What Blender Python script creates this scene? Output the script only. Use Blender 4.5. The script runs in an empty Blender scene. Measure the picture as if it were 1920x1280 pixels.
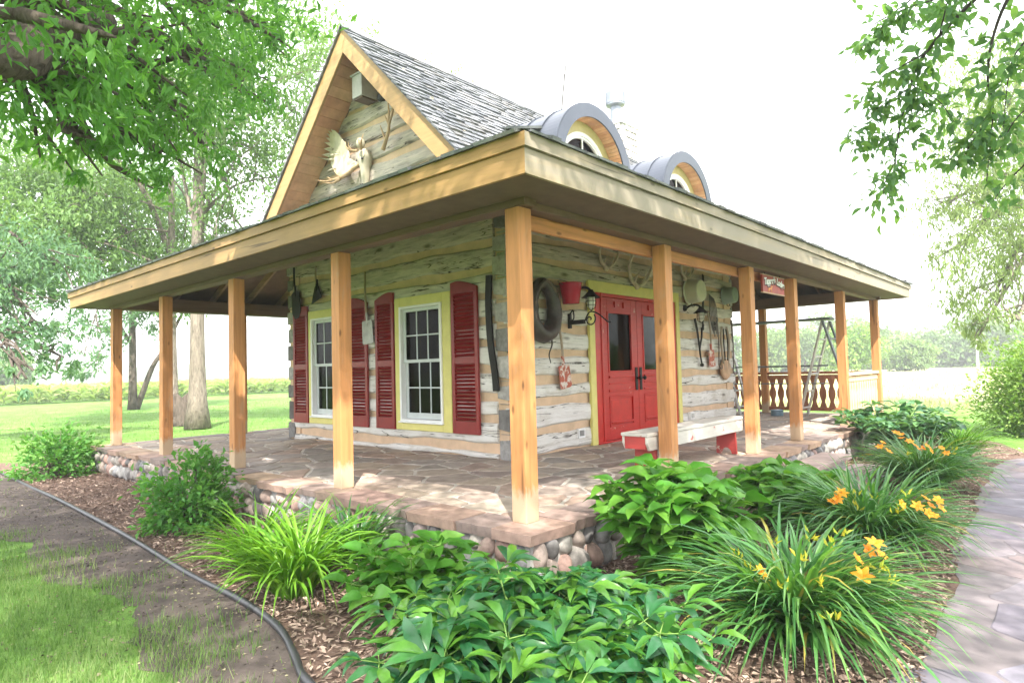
import bpy, math, random
import numpy as np
from mathutils import Vector, Matrix

rng = np.random.default_rng(7)
random.seed(7)
sc = bpy.context.scene
R = math.radians

# ------------------------------------------------------------------ camera
CM = np.array([[0.6687425202047572, -0.014935039425970912, -0.7433440564553768],
               [-0.7430473475678903, -0.04807874625468826, -0.6675096054971046],
               [-0.025769767994935206, 0.9987318853205408, -0.0432497433699348]])
CC = np.array([-3.176778, -2.770731, 1.0])
FPX = 1190.74
cam = bpy.data.cameras.new('camera')
cam.sensor_width = 36.0
cam.lens = FPX * 36.0 / 1920.0
cam.clip_start = 0.05
cam.clip_end = 5000
camo = bpy.data.objects.new('camera', cam)
sc.collection.objects.link(camo)
mw = Matrix.Identity(4)
for i in range(3):
    for j in range(3):
        mw[i][j] = CM[i, j]
    mw[i][3] = CC[i]
camo.matrix_world = mw
sc.camera = camo

# ------------------------------------------------------------------ light
SUN = np.array([-0.50, -0.58, 0.97])
SUN = SUN / np.linalg.norm(SUN)
SUN_EL = math.asin(SUN[2])
w = bpy.data.worlds.new('World')
sc.world = w
w.use_nodes = True
nt = w.node_tree
bg = nt.nodes['Background']
sky = nt.nodes.new('ShaderNodeTexSky')
sky.sky_type = 'NISHITA'
sky.sun_disc = False
sky.sun_elevation = SUN_EL
sky.sun_rotation = math.atan2(SUN[0], SUN[1])
sky.air_density = 1.0
sky.dust_density = 4.0
sky.ozone_density = 0.6
bg.inputs['Strength'].default_value = 0.15
# thin bright summer veil of cloud over the blue
wtc = nt.nodes.new('ShaderNodeTexCoord')
wno = nt.nodes.new('ShaderNodeTexNoise')
wno.inputs['Scale'].default_value = 2.2
wno.inputs['Detail'].default_value = 5
nt.links.new(wtc.outputs['Generated'], wno.inputs['Vector'])
wmr = nt.nodes.new('ShaderNodeMapRange')
wmr.inputs['To Min'].default_value = 0.72
wmr.inputs['To Max'].default_value = 0.95
nt.links.new(wno.outputs['Fac'], wmr.inputs['Value'])
wmx = nt.nodes.new('ShaderNodeMix')
wmx.data_type = 'RGBA'
nt.links.new(wmr.outputs[0], wmx.inputs[0])
nt.links.new(sky.outputs[0], wmx.inputs[6])
wmx.inputs[7].default_value = (7.8, 7.9, 8.1, 1)
nt.links.new(wmx.outputs[2], bg.inputs[0])
sl = bpy.data.lights.new('sun', 'SUN')
sl.energy = 4.2
sl.angle = R(0.55)
sl.color = (1.0, 0.95, 0.86)
so = bpy.data.objects.new('sun', sl)
sc.collection.objects.link(so)
so.rotation_mode = 'QUATERNION'
so.rotation_quaternion = Vector(SUN).to_track_quat('Z', 'Y')
so.location = (-8, -8, 20)

sc.view_settings.view_transform = 'Standard'
sc.view_settings.look = 'None'
sc.view_settings.exposure = 1.88
sc.view_settings.gamma = 1.0
sc.view_settings.use_curve_mapping = False
sc.render.engine = 'CYCLES'
sc.cycles.max_bounces = 8
sc.cycles.diffuse_bounces = 4
sc.cycles.transparent_max_bounces = 8
sc.cycles.use_denoising = True
sc.cycles.caustics_reflective = False
sc.cycles.caustics_refractive = False

G = -0.38          # ground level; the porch floor is z = 0


def at(u, v, d):
    r = CM @ np.array([(u - 960) / FPX, -(v - 640) / FPX, -1.0])
    r /= np.linalg.norm(r)
    return CC + r * d


def onx(u, v, x):
    r = CM @ np.array([(u - 960) / FPX, -(v - 640) / FPX, -1.0])
    return CC + r * ((x - CC[0]) / r[0])


def gp(u, v, z=G):
    r = CM @ np.array([(u - 960) / FPX, -(v - 640) / FPX, -1.0])
    return CC + r * ((z - CC[2]) / r[2])


# ------------------------------------------------------------------ materials
def mat_new(name):
    m = bpy.data.materials.new(name)
    m.use_nodes = True
    n = m.node_tree.nodes
    return m, n, m.node_tree.links, n['Principled BSDF']


def ramp(n, l, src, stops):
    r = n.new('ShaderNodeValToRGB')
    e = r.color_ramp.elements
    while len(e) < len(stops):
        e.new(0.5)
    for k, (p, c) in enumerate(stops):
        e[k].position = p
        e[k].color = (c[0], c[1], c[2], 1)
    l.new(src, r.inputs[0])
    return r.outputs[0]


def coords(n, l, scale=(1, 1, 1), kind='Object'):
    tc = n.new('ShaderNodeTexCoord')
    mp = n.new('ShaderNodeMapping')
    mp.inputs['Scale'].default_value = scale
    l.new(tc.outputs[kind], mp.inputs[0])
    return mp.outputs[0]


def noise(n, l, vec, scale=5, detail=6, rough=0.6, dist=0.0):
    t = n.new('ShaderNodeTexNoise')
    t.inputs['Scale'].default_value = scale
    t.inputs['Detail'].default_value = detail
    t.inputs['Roughness'].default_value = rough
    t.inputs['Distortion'].default_value = dist
    if vec is not None:
        l.new(vec, t.inputs['Vector'])
    return t.outputs['Fac']


def mixc(n, l, fac, a, b, mode='MIX'):
    m = n.new('ShaderNodeMix')
    m.data_type = 'RGBA'
    m.blend_type = mode
    for sock, val in ((m.inputs[0], fac), (m.inputs[6], a), (m.inputs[7], b)):
        if hasattr(val, 'is_linked'):
            l.new(val, sock)
        elif isinstance(val, (int, float)):
            sock.default_value = val
        else:
            sock.default_value = (val[0], val[1], val[2], 1)
    return m.outputs[2]


def rnd_attr(n, name='rnd'):
    a = n.new('ShaderNodeAttribute')
    a.attribute_name = name
    return a.outputs['Fac']


def bump(n, l, bs, h, strength=0.4, dist=0.01):
    b = n.new('ShaderNodeBump')
    b.inputs['Strength'].default_value = strength
    b.inputs['Distance'].default_value = dist
    l.new(h, b.inputs['Height'])
    l.new(b.outputs[0], bs.inputs['Normal'])


def plain(name, col, rough=0.6, metal=0.0, vary=0.15, scale=8, spec=0.4, bumpy=0.0):
    m, n, l, b = mat_new(name)
    f = noise(n, l, coords(n, l), scale, 5)
    lo = [c * (1 - vary) for c in col]
    hi = [min(1, c * (1 + vary)) for c in col]
    l.new(ramp(n, l, f, [(0.3, lo), (0.7, hi)]), b.inputs['Base Color'])
    b.inputs['Roughness'].default_value = rough
    b.inputs['Metallic'].default_value = metal
    b.inputs['Specular IOR Level'].default_value = spec
    if bumpy:
        bump(n, l, b, noise(n, l, coords(n, l), scale * 6, 4), bumpy, 0.004)
    return m


def wood(name, col, axis=2, dark=0.6, knots=True, rough=0.62, stain=None, weather=None):
    """stained timber: grain drawn out along an axis, knots, blotches"""
    m, n, l, b = mat_new(name)
    s = [9, 9, 9]
    s[axis] = 0.55
    v = coords(n, l, s)
    g = noise(n, l, v, 2.2, 8, 0.62, 0.7)
    lo = [c * dark for c in col]
    hi = [min(1, c * 1.25) for c in col]
    c = ramp(n, l, g, [(0.28, lo), (0.5, col), (0.75, hi)])
    big = noise(n, l, coords(n, l), 1.7, 3)
    c = mixc(n, l, ramp(n, l, big, [(0.35, (0, 0, 0)), (0.65, (0.45, 0.45, 0.45))]), c, [x * 0.72 for x in col])
    if weather:
        s2 = [4, 4, 4]
        s2[axis] = 0.5
        wf = noise(n, l, coords(n, l, s2), 1.6, 6, 0.7, 0.5)
        c = mixc(n, l, ramp(n, l, wf, [(0.34, (0, 0, 0)), (0.54, (1, 1, 1))]), c, weather)
    if knots:
        s3 = [4, 4, 4]
        s3[axis] = 1.6
        vo = n.new('ShaderNodeTexVoronoi')
        vo.inputs['Scale'].default_value = 1.9
        l.new(coords(n, l, s3), vo.inputs['Vector'])
        kf = ramp(n, l, vo.outputs['Distance'], [(0.05, (0.9, 0.9, 0.9)), (0.13, (0, 0, 0))])
        c = mixc(n, l, kf, c, [x * 0.3 for x in col])
        s4 = [22, 22, 22]
        s4[axis] = 0.9
        ck = noise(n, l, coords(n, l, s4), 1.0, 3, 0.5, 0.3)
        c = mixc(n, l, ramp(n, l, ck, [(.30, (.75, .75, .75)), (.335, (0, 0, 0))]), c, [x * .28 for x in col])
    l.new(c, b.inputs['Base Color'])
    b.inputs['Roughness'].default_value = rough
    b.inputs['Specular IOR Level'].default_value = 0.3
    bump(n, l, b, g, 0.25, 0.004)
    return m


def foliage(name, cols, trans=0.35, rough=0.5, spec=0.35, back=None, aged=None):
    """leaf: colour varies from leaf to leaf, some light passes through"""
    m, n, l, b = mat_new(name)
    out = n['Material Output']
    stops = [(.95 * k / max(1, len(cols) - 1), c) for k, c in enumerate(cols)] + ([(.985, aged)] if aged else [])
    c = ramp(n, l, rnd_attr(n), stops)
    # veins and blotches within each leaf
    c = mixc(n, l, .35, c, ramp(n, l, noise(n, l, coords(n, l), 45, 4, .65), [(.3, (.55, .6, .5)), (.7, (1.35, 1.3, 1.3))]), 'MULTIPLY')
    if back:
        ge = n.new('ShaderNodeNewGeometry')
        c = mixc(n, l, ge.outputs['Backfacing'], c, back)
    l.new(c, b.inputs['Base Color'])
    b.inputs['Roughness'].default_value = rough
    b.inputs['Specular IOR Level'].default_value = spec
    t = n.new('ShaderNodeBsdfTranslucent')
    tc = mixc(n, l, 1.0, c, (1.35, 1.35, 0.6), 'MULTIPLY')
    l.new(tc, t.inputs['Color'])
    mx = n.new('ShaderNodeMixShader')
    mx.inputs[0].default_value = trans
    l.new(b.outputs[0], mx.inputs[1])
    l.new(t.outputs[0], mx.inputs[2])
    l.new(mx.outputs[0], out.inputs['Surface'])
    return m


def log_mat():
    m, n, l, b = mat_new('whitewashed_log')
    tc = n.new('ShaderNodeTexCoord')
    r = rnd_attr(n)
    sep = n.new('ShaderNodeSeparateXYZ')
    l.new(tc.outputs['Object'], sep.inputs[0])
    add = n.new('ShaderNodeMath'); add.operation = 'ADD'
    l.new(sep.outputs[0], add.inputs[0]); l.new(sep.outputs[1], add.inputs[1])
    cmb = n.new('ShaderNodeCombineXYZ')
    l.new(add.outputs[0], cmb.inputs[0]); l.new(sep.outputs[2], cmb.inputs[2])
    rm = n.new('ShaderNodeMath'); rm.operation = 'MULTIPLY'; rm.inputs[1].default_value = 40
    l.new(r, rm.inputs[0]); l.new(rm.outputs[0], cmb.inputs[1])
    mp = n.new('ShaderNodeMapping'); mp.inputs['Scale'].default_value = (0.9, 1, 7)
    l.new(cmb.outputs[0], mp.inputs[0])
    g = noise(n, l, mp.outputs[0], 2.6, 9, 0.68, 0.6)
    c = ramp(n, l, g, [(0.24, (0.26, 0.235, 0.20)), (0.34, (0.54, 0.515, 0.47)), (0.48, (0.66, 0.64, 0.61)), (0.75, (0.76, 0.75, 0.73))])
    mp2 = n.new('ShaderNodeMapping'); mp2.inputs['Scale'].default_value = (2.2, 1, 3.2)
    l.new(cmb.outputs[0], mp2.inputs[0])
    bl = noise(n, l, mp2.outputs[0], 1.5, 5, 0.62)
    c = mixc(n, l, ramp(n, l, bl, [(0.54, (0, 0, 0)), (0.74, (0.6, 0.6, 0.6))]), c, (0.40, 0.36, 0.28))
    # height: upper logs barer of whitewash, with shading also put into the darker tan
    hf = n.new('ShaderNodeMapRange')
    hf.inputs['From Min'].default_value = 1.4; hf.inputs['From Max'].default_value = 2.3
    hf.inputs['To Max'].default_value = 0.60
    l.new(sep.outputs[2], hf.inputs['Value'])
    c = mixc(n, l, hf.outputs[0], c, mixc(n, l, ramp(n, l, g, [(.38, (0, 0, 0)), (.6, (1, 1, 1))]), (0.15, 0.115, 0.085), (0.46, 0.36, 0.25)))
    vo = n.new('ShaderNodeTexVoronoi'); vo.inputs['Scale'].default_value = 1.1
    mp3 = n.new('ShaderNodeMapping'); mp3.inputs['Scale'].default_value = (1.5, 1, 4)
    l.new(cmb.outputs[0], mp3.inputs[0]); l.new(mp3.outputs[0], vo.inputs['Vector'])
    c = mixc(n, l, ramp(n, l, vo.outputs['Distance'], [(0.05, (0.8, 0.8, 0.8)), (0.16, (0, 0, 0))]), c, (0.08, 0.065, 0.05))
    mp4 = n.new('ShaderNodeMapping'); mp4.inputs['Scale'].default_value = (0.45, 1, 9)
    l.new(cmb.outputs[0], mp4.inputs[0])
    cr = noise(n, l, mp4.outputs[0], 1.3, 3, 0.5, 0.9)
    crk = ramp(n, l, cr, [(0.487, (0, 0, 0)), (0.496, (1, 1, 1)), (0.504, (1, 1, 1)), (0.513, (0, 0, 0))])
    c = mixc(n, l, mixc(n, l, 1.0, crk, ramp(n, l, bl, [(0.44, (0, 0, 0)), (0.52, (1, 1, 1))]), 'MULTIPLY'), c, (0.04, 0.035, 0.03))
    l.new(c, b.inputs['Base Color'])
    b.inputs['Roughness'].default_value = 0.85
    b.inputs['Specular IOR Level'].default_value = 0.15
    bump(n, l, b, g, 0.45, 0.010)
    return m


def rnd_mat(name, cols, rough=0.8, scale=20, amount=0.4, spec=0.3, bumpy=0.3):
    """colour differs from piece to piece (stones, shakes, chips)"""
    m, n, l, b = mat_new(name)
    stops = [(k / max(1, len(cols) - 1), c) for k, c in enumerate(cols)]
    c = ramp(n, l, rnd_attr(n), stops)
    f = noise(n, l, coords(n, l), scale, 6, 0.65)
    c = mixc(n, l, amount, c, ramp(n, l, f, [(0.3, (0.4, 0.4, 0.4)), (0.7, (1.5, 1.5, 1.5))]), 'MULTIPLY')
    l.new(c, b.inputs['Base Color'])
    b.inputs['Roughness'].default_value = rough
    b.inputs['Specular IOR Level'].default_value = spec
    if bumpy:
        bump(n, l, b, f, bumpy, 0.006)
    return m


def peel(name, a, bcol, thr=0.5, scale=3, rough=0.6):
    m, n, l, b = mat_new(name)
    f = noise(n, l, coords(n, l), scale, 9, 0.72, 0.3)
    e = ramp(n, l, f, [(thr - 0.012, (0, 0, 0)), (thr + 0.012, (1, 1, 1))])
    g = noise(n, l, coords(n, l, (1, 1, 6)), 6, 5)
    a2 = mixc(n, l, 0.3, a, ramp(n, l, g, [(0.3, (0.5, 0.5, 0.5)), (0.7, (1.3, 1.3, 1.3))]), 'MULTIPLY')
    l.new(mixc(n, l, e, a2, bcol), b.inputs['Base Color'])
    b.inputs['Roughness'].default_value = rough
    bump(n, l, b, f, 0.25, 0.004)
    return m


def glass_mat():
    m, n, l, b = mat_new('window_glass')
    out = n['Material Output']
    gl = n.new('ShaderNodeBsdfGlossy'); gl.inputs['Roughness'].default_value = 0.03
    tr = n.new('ShaderNodeBsdfTransparent'); tr.inputs['Color'].default_value = (0.42, 0.44, 0.43, 1)
    fr = n.new('ShaderNodeFresnel'); fr.inputs['IOR'].default_value = 1.13
    bm = n.new('ShaderNodeBump'); bm.inputs['Strength'].default_value = 0.04
    l.new(noise(n, l, coords(n, l), 4, 2), bm.inputs['Height'])
    l.new(bm.outputs[0], gl.inputs['Normal'])
    mx = n.new('ShaderNodeMixShader')
    l.new(fr.outputs[0], mx.inputs[0]); l.new(tr.outputs[0], mx.inputs[1]); l.new(gl.outputs[0], mx.inputs[2])
    l.new(mx.outputs[0], out.inputs['Surface'])
    return m


def bark_mat(name, col, sc_=1.0):
    m, n, l, b = mat_new(name)
    v = coords(n, l, (9 * sc_, 9 * sc_, 1.6 * sc_))
    f = noise(n, l, v, 1.6, 8, 0.7, 1.2)
    c = ramp(n, l, f, [(0.32, [x * 0.35 for x in col]), (0.5, col), (0.72, [x * 1.5 for x in col])])
    l.new(c, b.inputs['Base Color'])
    b.inputs['Roughness'].default_value = 0.95
    b.inputs['Specular IOR Level'].default_value = 0.1
    bump(n, l, b, f, 1.0, 0.04)
    return m


M = {}
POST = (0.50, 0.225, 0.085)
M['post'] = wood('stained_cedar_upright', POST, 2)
def worn_feet(m):
    n, l = m.node_tree.nodes, m.node_tree.links
    b = n['Principled BSDF']
    src = b.inputs['Base Color'].links[0].from_socket
    tc = n.new('ShaderNodeTexCoord'); sp = n.new('ShaderNodeSeparateXYZ'); l.new(tc.outputs['Generated'], sp.inputs[0])
    f = noise(n, l, coords(n, l, (14, 14, 4)), 1.5, 6, .7)
    ad = n.new('ShaderNodeMath'); ad.operation = 'MULTIPLY_ADD'; ad.inputs[1].default_value = -.16; l.new(f, ad.inputs[0]); l.new(sp.outputs[2], ad.inputs[2])
    c = mixc(n, l, ramp(n, l, ad.outputs[0], [(0.0, (.8, .8, .8)), (.035, (0, 0, 0))]), src, (.48, .38, .27))
    # grey smudges and a few rubbed, paler streaks
    g = noise(n, l, coords(n, l, (5, 5, 1.3)), 1.4, 6, .7, .6)
    c = mixc(n, l, ramp(n, l, g, [(.56, (0, 0, 0)), (.70, (.5, .5, .5))]), c, (.40, .27, .17))
    l.new(c, b.inputs['Base Color'])


worn_feet(M['post'])
M['beam_x'] = wood('stained_cedar_along_front', (0.16, 0.095, 0.065), 0, knots=False)  # beams share the post stain; their shade is put into this darker colour
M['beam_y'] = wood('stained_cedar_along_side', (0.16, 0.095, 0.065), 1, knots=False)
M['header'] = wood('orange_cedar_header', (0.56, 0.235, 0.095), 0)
M['fascia_y'] = wood('tan_fascia_side', (0.36, 0.215, 0.092), 1, 0.75)
M['fascia_x'] = wood('weathered_fascia_front', (0.33, 0.26, 0.17), 0, 0.72, weather=(0.265, 0.225, 0.175))  # door-side fascia: weathering, plus its shade put into the greyer colour
M['rake'] = wood('tan_rake_board', (0.42, 0.26, 0.115), 1, 0.78, knots=False)
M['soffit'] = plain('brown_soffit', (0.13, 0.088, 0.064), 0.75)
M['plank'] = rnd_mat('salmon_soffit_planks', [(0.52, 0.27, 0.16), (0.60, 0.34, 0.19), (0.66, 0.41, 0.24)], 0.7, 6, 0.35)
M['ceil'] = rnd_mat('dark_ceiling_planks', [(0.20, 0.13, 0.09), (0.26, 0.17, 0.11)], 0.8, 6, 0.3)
M['rafter'] = wood('rafter_wood', (0.40, 0.26, 0.15), 1, knots=False)
M['log'] = log_mat()
M['chink'] = plain('tan_chinking', (0.60, 0.435, 0.30), 0.95, vary=0.14, scale=5, spec=0.05, bumpy=0.3)
M['endgrain'] = rnd_mat('grey_log_ends', [(0.10, 0.095, 0.09), (0.30, 0.29, 0.28), (0.42, 0.40, 0.38)], 0.95, 14, 0.6)
M['shake'] = rnd_mat('weathered_shakes', [(0.095, 0.10, 0.115), (0.13, 0.135, 0.15), (0.175, 0.18, 0.195), (0.14, 0.135, 0.135)], 0.6, 18, 0.5, spec=0.5)
M['yellow'] = plain('yellow_paint', (0.66, 0.60, 0.20), 0.5, vary=0.07)
M['archyellow'] = plain('tan_yellow_arch_paint', (0.50, 0.42, 0.20), 0.5, vary=0.08)
M['white'] = plain('white_paint', (0.80, 0.80, 0.80), 0.4, vary=0.04)
M['sash'] = plain('grey_white_sash', (0.56, 0.60, 0.60), 0.45, vary=0.06)
M['shutter'] = plain('dark_red_shutter_paint', (0.225, 0.010, 0.010), 0.38, vary=0.15, spec=0.5)
M['door'] = peel('red_door_paint', (0.46, 0.016, 0.012), (0.60, 0.30, 0.25), 0.655, 7, 0.42)
M['door2'] = plain('red_door_panel_paint', (0.48, 0.018, 0.013), 0.38, vary=0.14, spec=0.5)
M['glass'] = glass_mat()
M['dark'] = plain('dark_interior', (0.045, 0.035, 0.03), 0.9)
M['curtain'] = plain('interior_timber', (0.16, 0.09, 0.05), 0.8, vary=0.4)
M['redblind'] = plain('reddish_room_behind', (0.30, 0.10, 0.075), 0.8, vary=0.5, scale=30)
M['iron'] = plain('black_iron', (0.022, 0.020, 0.019), 0.5, 0.6, vary=0.3)
M['rust'] = peel('rusty_steel', (0.16, 0.11, 0.085), (0.07, 0.06, 0.055), 0.5, 6, 0.7)
M['steel'] = plain('worn_steel', (0.33, 0.32, 0.31), 0.45, 0.7, vary=0.3)
M['handle'] = wood('grey_ash_handle', (0.36, 0.29, 0.22), 2, knots=False)
M['redblade'] = peel('peeling_red_blade', (0.42, 0.10, 0.06), (0.62, 0.55, 0.50), 0.52, 9, 0.7)
M['leather'] = plain('dark_leather', (0.045, 0.035, 0.030), 0.42, vary=0.4, scale=12, bumpy=0.3)
M['tanleather'] = plain('tan_leather', (0.46, 0.30, 0.19), 0.7, vary=0.25)
M['bucket'] = plain('red_enamel', (0.42, 0.006, 0.022), 0.18, vary=0.1, spec=0.6)
M['enamel'] = plain('cream_enamel', (0.62, 0.62, 0.52), 0.35, vary=0.08)
M['greenenamel'] = plain('green_grey_enamel', (0.26, 0.33, 0.29), 0.35, vary=0.1)
M['lampglass'] = plain('frosted_lamp_glass', (0.75, 0.75, 0.70), 0.2, vary=0.03)
M['bone'] = plain('bleached_bone', (0.46, 0.42, 0.32), 0.7, vary=0.12, scale=14)
M['antler'] = plain('antler', (0.46, 0.31, 0.18), 0.6, vary=0.3, scale=5)
M['antlergrey'] = plain('grey_antler', (0.50, 0.43, 0.34), 0.6, vary=0.35, scale=8)
M['palm'] = plain('moose_palm', (0.62, 0.56, 0.44), 0.7, vary=0.16, scale=10)
M['boxwood'] = plain('grey_box_boards', (0.42, 0.40, 0.38), 0.8, vary=0.2)
M['copper'] = plain('blue_grey_sheet_metal', (0.075, 0.085, 0.108), 0.38, 0.5, vary=0.10, scale=2)
M['tin'] = plain('galvanised_flue', (0.26, 0.28, 0.33), 0.4, 0.5, vary=0.12, scale=9)
M['chim'] = rnd_mat('pale_chimney_stone', [(0.50, 0.48, 0.46), (0.62, 0.60, 0.57), (0.44, 0.41, 0.38)], 0.9, 9, 0.5)
M['mortar'] = plain('grey_mortar', (0.40, 0.39, 0.37), 0.95, vary=0.15, bumpy=0.5)
M['cobble'] = rnd_mat('round_field_stones', [(0.11, 0.105, 0.105), (0.21, 0.20, 0.195), (0.36, 0.32, 0.285), (0.34, 0.22, 0.185), (0.25, 0.25, 0.26), (0.42, 0.39, 0.345), (0.36, 0.25, 0.21)], 0.85, 14, 0.75)
M['floormortar'] = plain('pale_floor_mortar', (0.56, 0.51, 0.455), .95, vary=.2, scale=4, bumpy=.5)
M['floorstone'] = rnd_mat('porch_flagstones', [(0.36, 0.27, 0.215), (0.26, 0.235, 0.215), (0.41, 0.325, 0.25), (0.32, 0.28, 0.255), (0.39, 0.28, 0.22), (0.28, 0.225, 0.20), (0.46, 0.385, 0.31)], .72, 7, .55, .3, .5)
M['pathstone'] = rnd_mat('path_flagstones', [(0.19, 0.155, 0.175), (0.15, 0.138, 0.168), (0.225, 0.175, 0.175), (0.17, 0.158, 0.19), (0.21, 0.175, 0.18)], .75, 5, .5, .3, .5)
M['cap'] = rnd_mat('cap_flagstones', [(0.30, 0.19, 0.155), (0.22, 0.18, 0.17), (0.40, 0.28, 0.19), (0.35, 0.24, 0.20), (0.26, 0.21, 0.195), (0.38, 0.25, 0.19)], 0.75, 7, 0.6)
M['stepstone'] = rnd_mat('step_slabs', [(0.38, 0.30, 0.29), (0.42, 0.32, 0.28)], 0.75, 5, 0.5)
M['path'] = plain('path_mortar', (0.18, 0.155, 0.162), .95, vary=.25, scale=3, bumpy=.5)
M['benchwhite'] = peel('peeling_white_bench', (0.52, 0.49, 0.445), (0.40, 0.08, 0.065), 0.62, 9)
M['benchred'] = peel('peeling_red_bench', (0.36, 0.035, 0.03), (0.60, 0.50, 0.40), 0.60, 4)
M['sign'] = plain('red_sign_board', (0.36, 0.05, 0.035), 0.5, vary=0.25, scale=4)
M['signtan'] = plain('sign_edge', (0.50, 0.34, 0.22), 0.6)
M['black'] = plain('black_paint', (0.02, 0.02, 0.025), 0.5)
M['orange'] = plain('orange_paint', (0.72, 0.27, 0.06), 0.5)
M['alu'] = plain('grey_aluminium', (0.48, 0.48, 0.47), 0.45, 0.4, vary=0.1)
M['tube'] = plain('dark_grey_tube', (0.15, 0.17, 0.18), 0.5, 0.3)
M['bluecan'] = plain('blue_grey_can', (0.16, 0.26, 0.34), 0.4)
M['rail_dark'] = wood('railing_cedar', (0.40, 0.17, 0.085), 2, knots=False)
M['rail_light'] = wood('sunned_railing_cedar', (0.62, 0.47, 0.28), 2, knots=False)  # paler copy of the cedar: sunlight on the door-side railing put into the colour
M['hose'] = plain('black_edging', (0.035, 0.035, 0.040), 0.42, vary=0.3, scale=3, spec=0.5)
M['bark'] = bark_mat('grey_bark', (0.20, 0.17, 0.14))
M['barkd'] = bark_mat('dark_bark', (0.11, 0.09, 0.075))
M['twig'] = plain('dark_twig', (0.055, 0.042, 0.045), 0.8)
M['twigpale'] = plain('bare_grey_twig', (0.09, 0.08, 0.08), 0.8)
M['stem'] = plain('green_stem', (0.16, 0.28, 0.06), 0.5)
M['mulch'] = rnd_mat('shredded_mulch', [(0.10, 0.07, 0.055), (0.20, 0.145, 0.115), (0.34, 0.25, 0.20), (0.48, 0.36, 0.29)], 0.95, 30, 0.4, 0.1)
M['lf_ash'] = foliage('ash_leaves', [(0.06, 0.18, 0.035), (0.095, 0.25, 0.05), (0.15, 0.33, 0.075)], 0.52)
M['lf_back'] = foliage('pale_tree_leaves', [(0.10, 0.19, 0.065), (0.15, 0.26, 0.09), (0.21, 0.33, 0.12)], 0.48)
M['lf_blue'] = foliage('bluish_tree_leaves', [(0.08, 0.17, 0.10), (0.12, 0.23, 0.13), (0.17, 0.30, 0.15)], 0.45)
M['lf_wil'] = foliage('willow_leaves', [(0.14, 0.20, 0.07), (0.20, 0.28, 0.10), (0.26, 0.33, 0.14)], 0.45)
M['lf_elm'] = foliage('hanging_branch_leaves', [(0.085, 0.18, 0.085), (0.12, 0.25, 0.10), (0.18, 0.32, 0.09)], 0.5)
M['lf_far'] = foliage('far_wood_leaves', [(0.08, 0.16, 0.05), (0.14, 0.24, 0.075), (0.22, 0.32, 0.10)], 0.35)
M['lf_bush'] = foliage('light_bush_leaves', [(0.09, 0.20, 0.03), (0.15, 0.28, 0.05), (0.26, 0.37, 0.09)], 0.35)
M['lf_shrub'] = foliage('shrub_leaves', [(0.06, 0.20, 0.04), (0.095, 0.27, 0.05), (0.16, 0.34, 0.065)], 0.35)
M['lf_lily'] = foliage('bright_daylily_leaves', [(0.07, 0.20, 0.015), (0.11, 0.27, 0.02), (0.17, 0.34, 0.035)], 0.4, 0.4, 0.5)
M['lf_lilyd'] = foliage('deep_daylily_leaves', [(0.05, 0.17, 0.05), (0.08, 0.23, 0.06), (0.14, 0.31, 0.065)], 0.38, 0.30, 0.7, aged=(0.42, 0.34, 0.08))
M['lf_hyd'] = foliage('broad_green_leaves', [(0.055, 0.20, 0.022), (0.09, 0.27, 0.03), (0.15, 0.34, 0.045)], 0.35, 0.42, 0.45)
M['lf_peony'] = foliage('peony_leaves', [(0.022, 0.11, 0.045), (0.034, 0.15, 0.048), (0.06, 0.20, 0.035), (0.12, 0.29, 0.035)], 0.32, 0.30, 0.55)
M['lf_hosta'] = foliage('blue_green_leaves', [(0.04, 0.12, 0.06), (0.07, 0.18, 0.08), (0.12, 0.25, 0.09)], 0.3, 0.35, 0.5)
M['petal'] = foliage('orange_petals', [(0.70, 0.25, 0.010), (0.80, 0.34, 0.018), (0.86, 0.42, 0.04)], 0.35, 0.5)
M['bud'] = foliage('yellow_green_buds', [(0.34, 0.42, 0.05), (0.55, 0.48, 0.05)], 0.3, 0.5)
M['corn'] = foliage('corn_leaves', [(0.26, 0.38, 0.12), (0.36, 0.47, 0.18), (0.44, 0.52, 0.25)], 0.4)
M['grass'] = foliage('grass_blades', [(0.06, 0.14, 0.03), (0.10, 0.20, 0.05), (0.16, 0.26, 0.085), (0.29, 0.33, 0.17)], 0.4, 0.6, 0.2)

# ------------------------------------------------------------------ mesh helpers
COL = sc.collection


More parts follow.
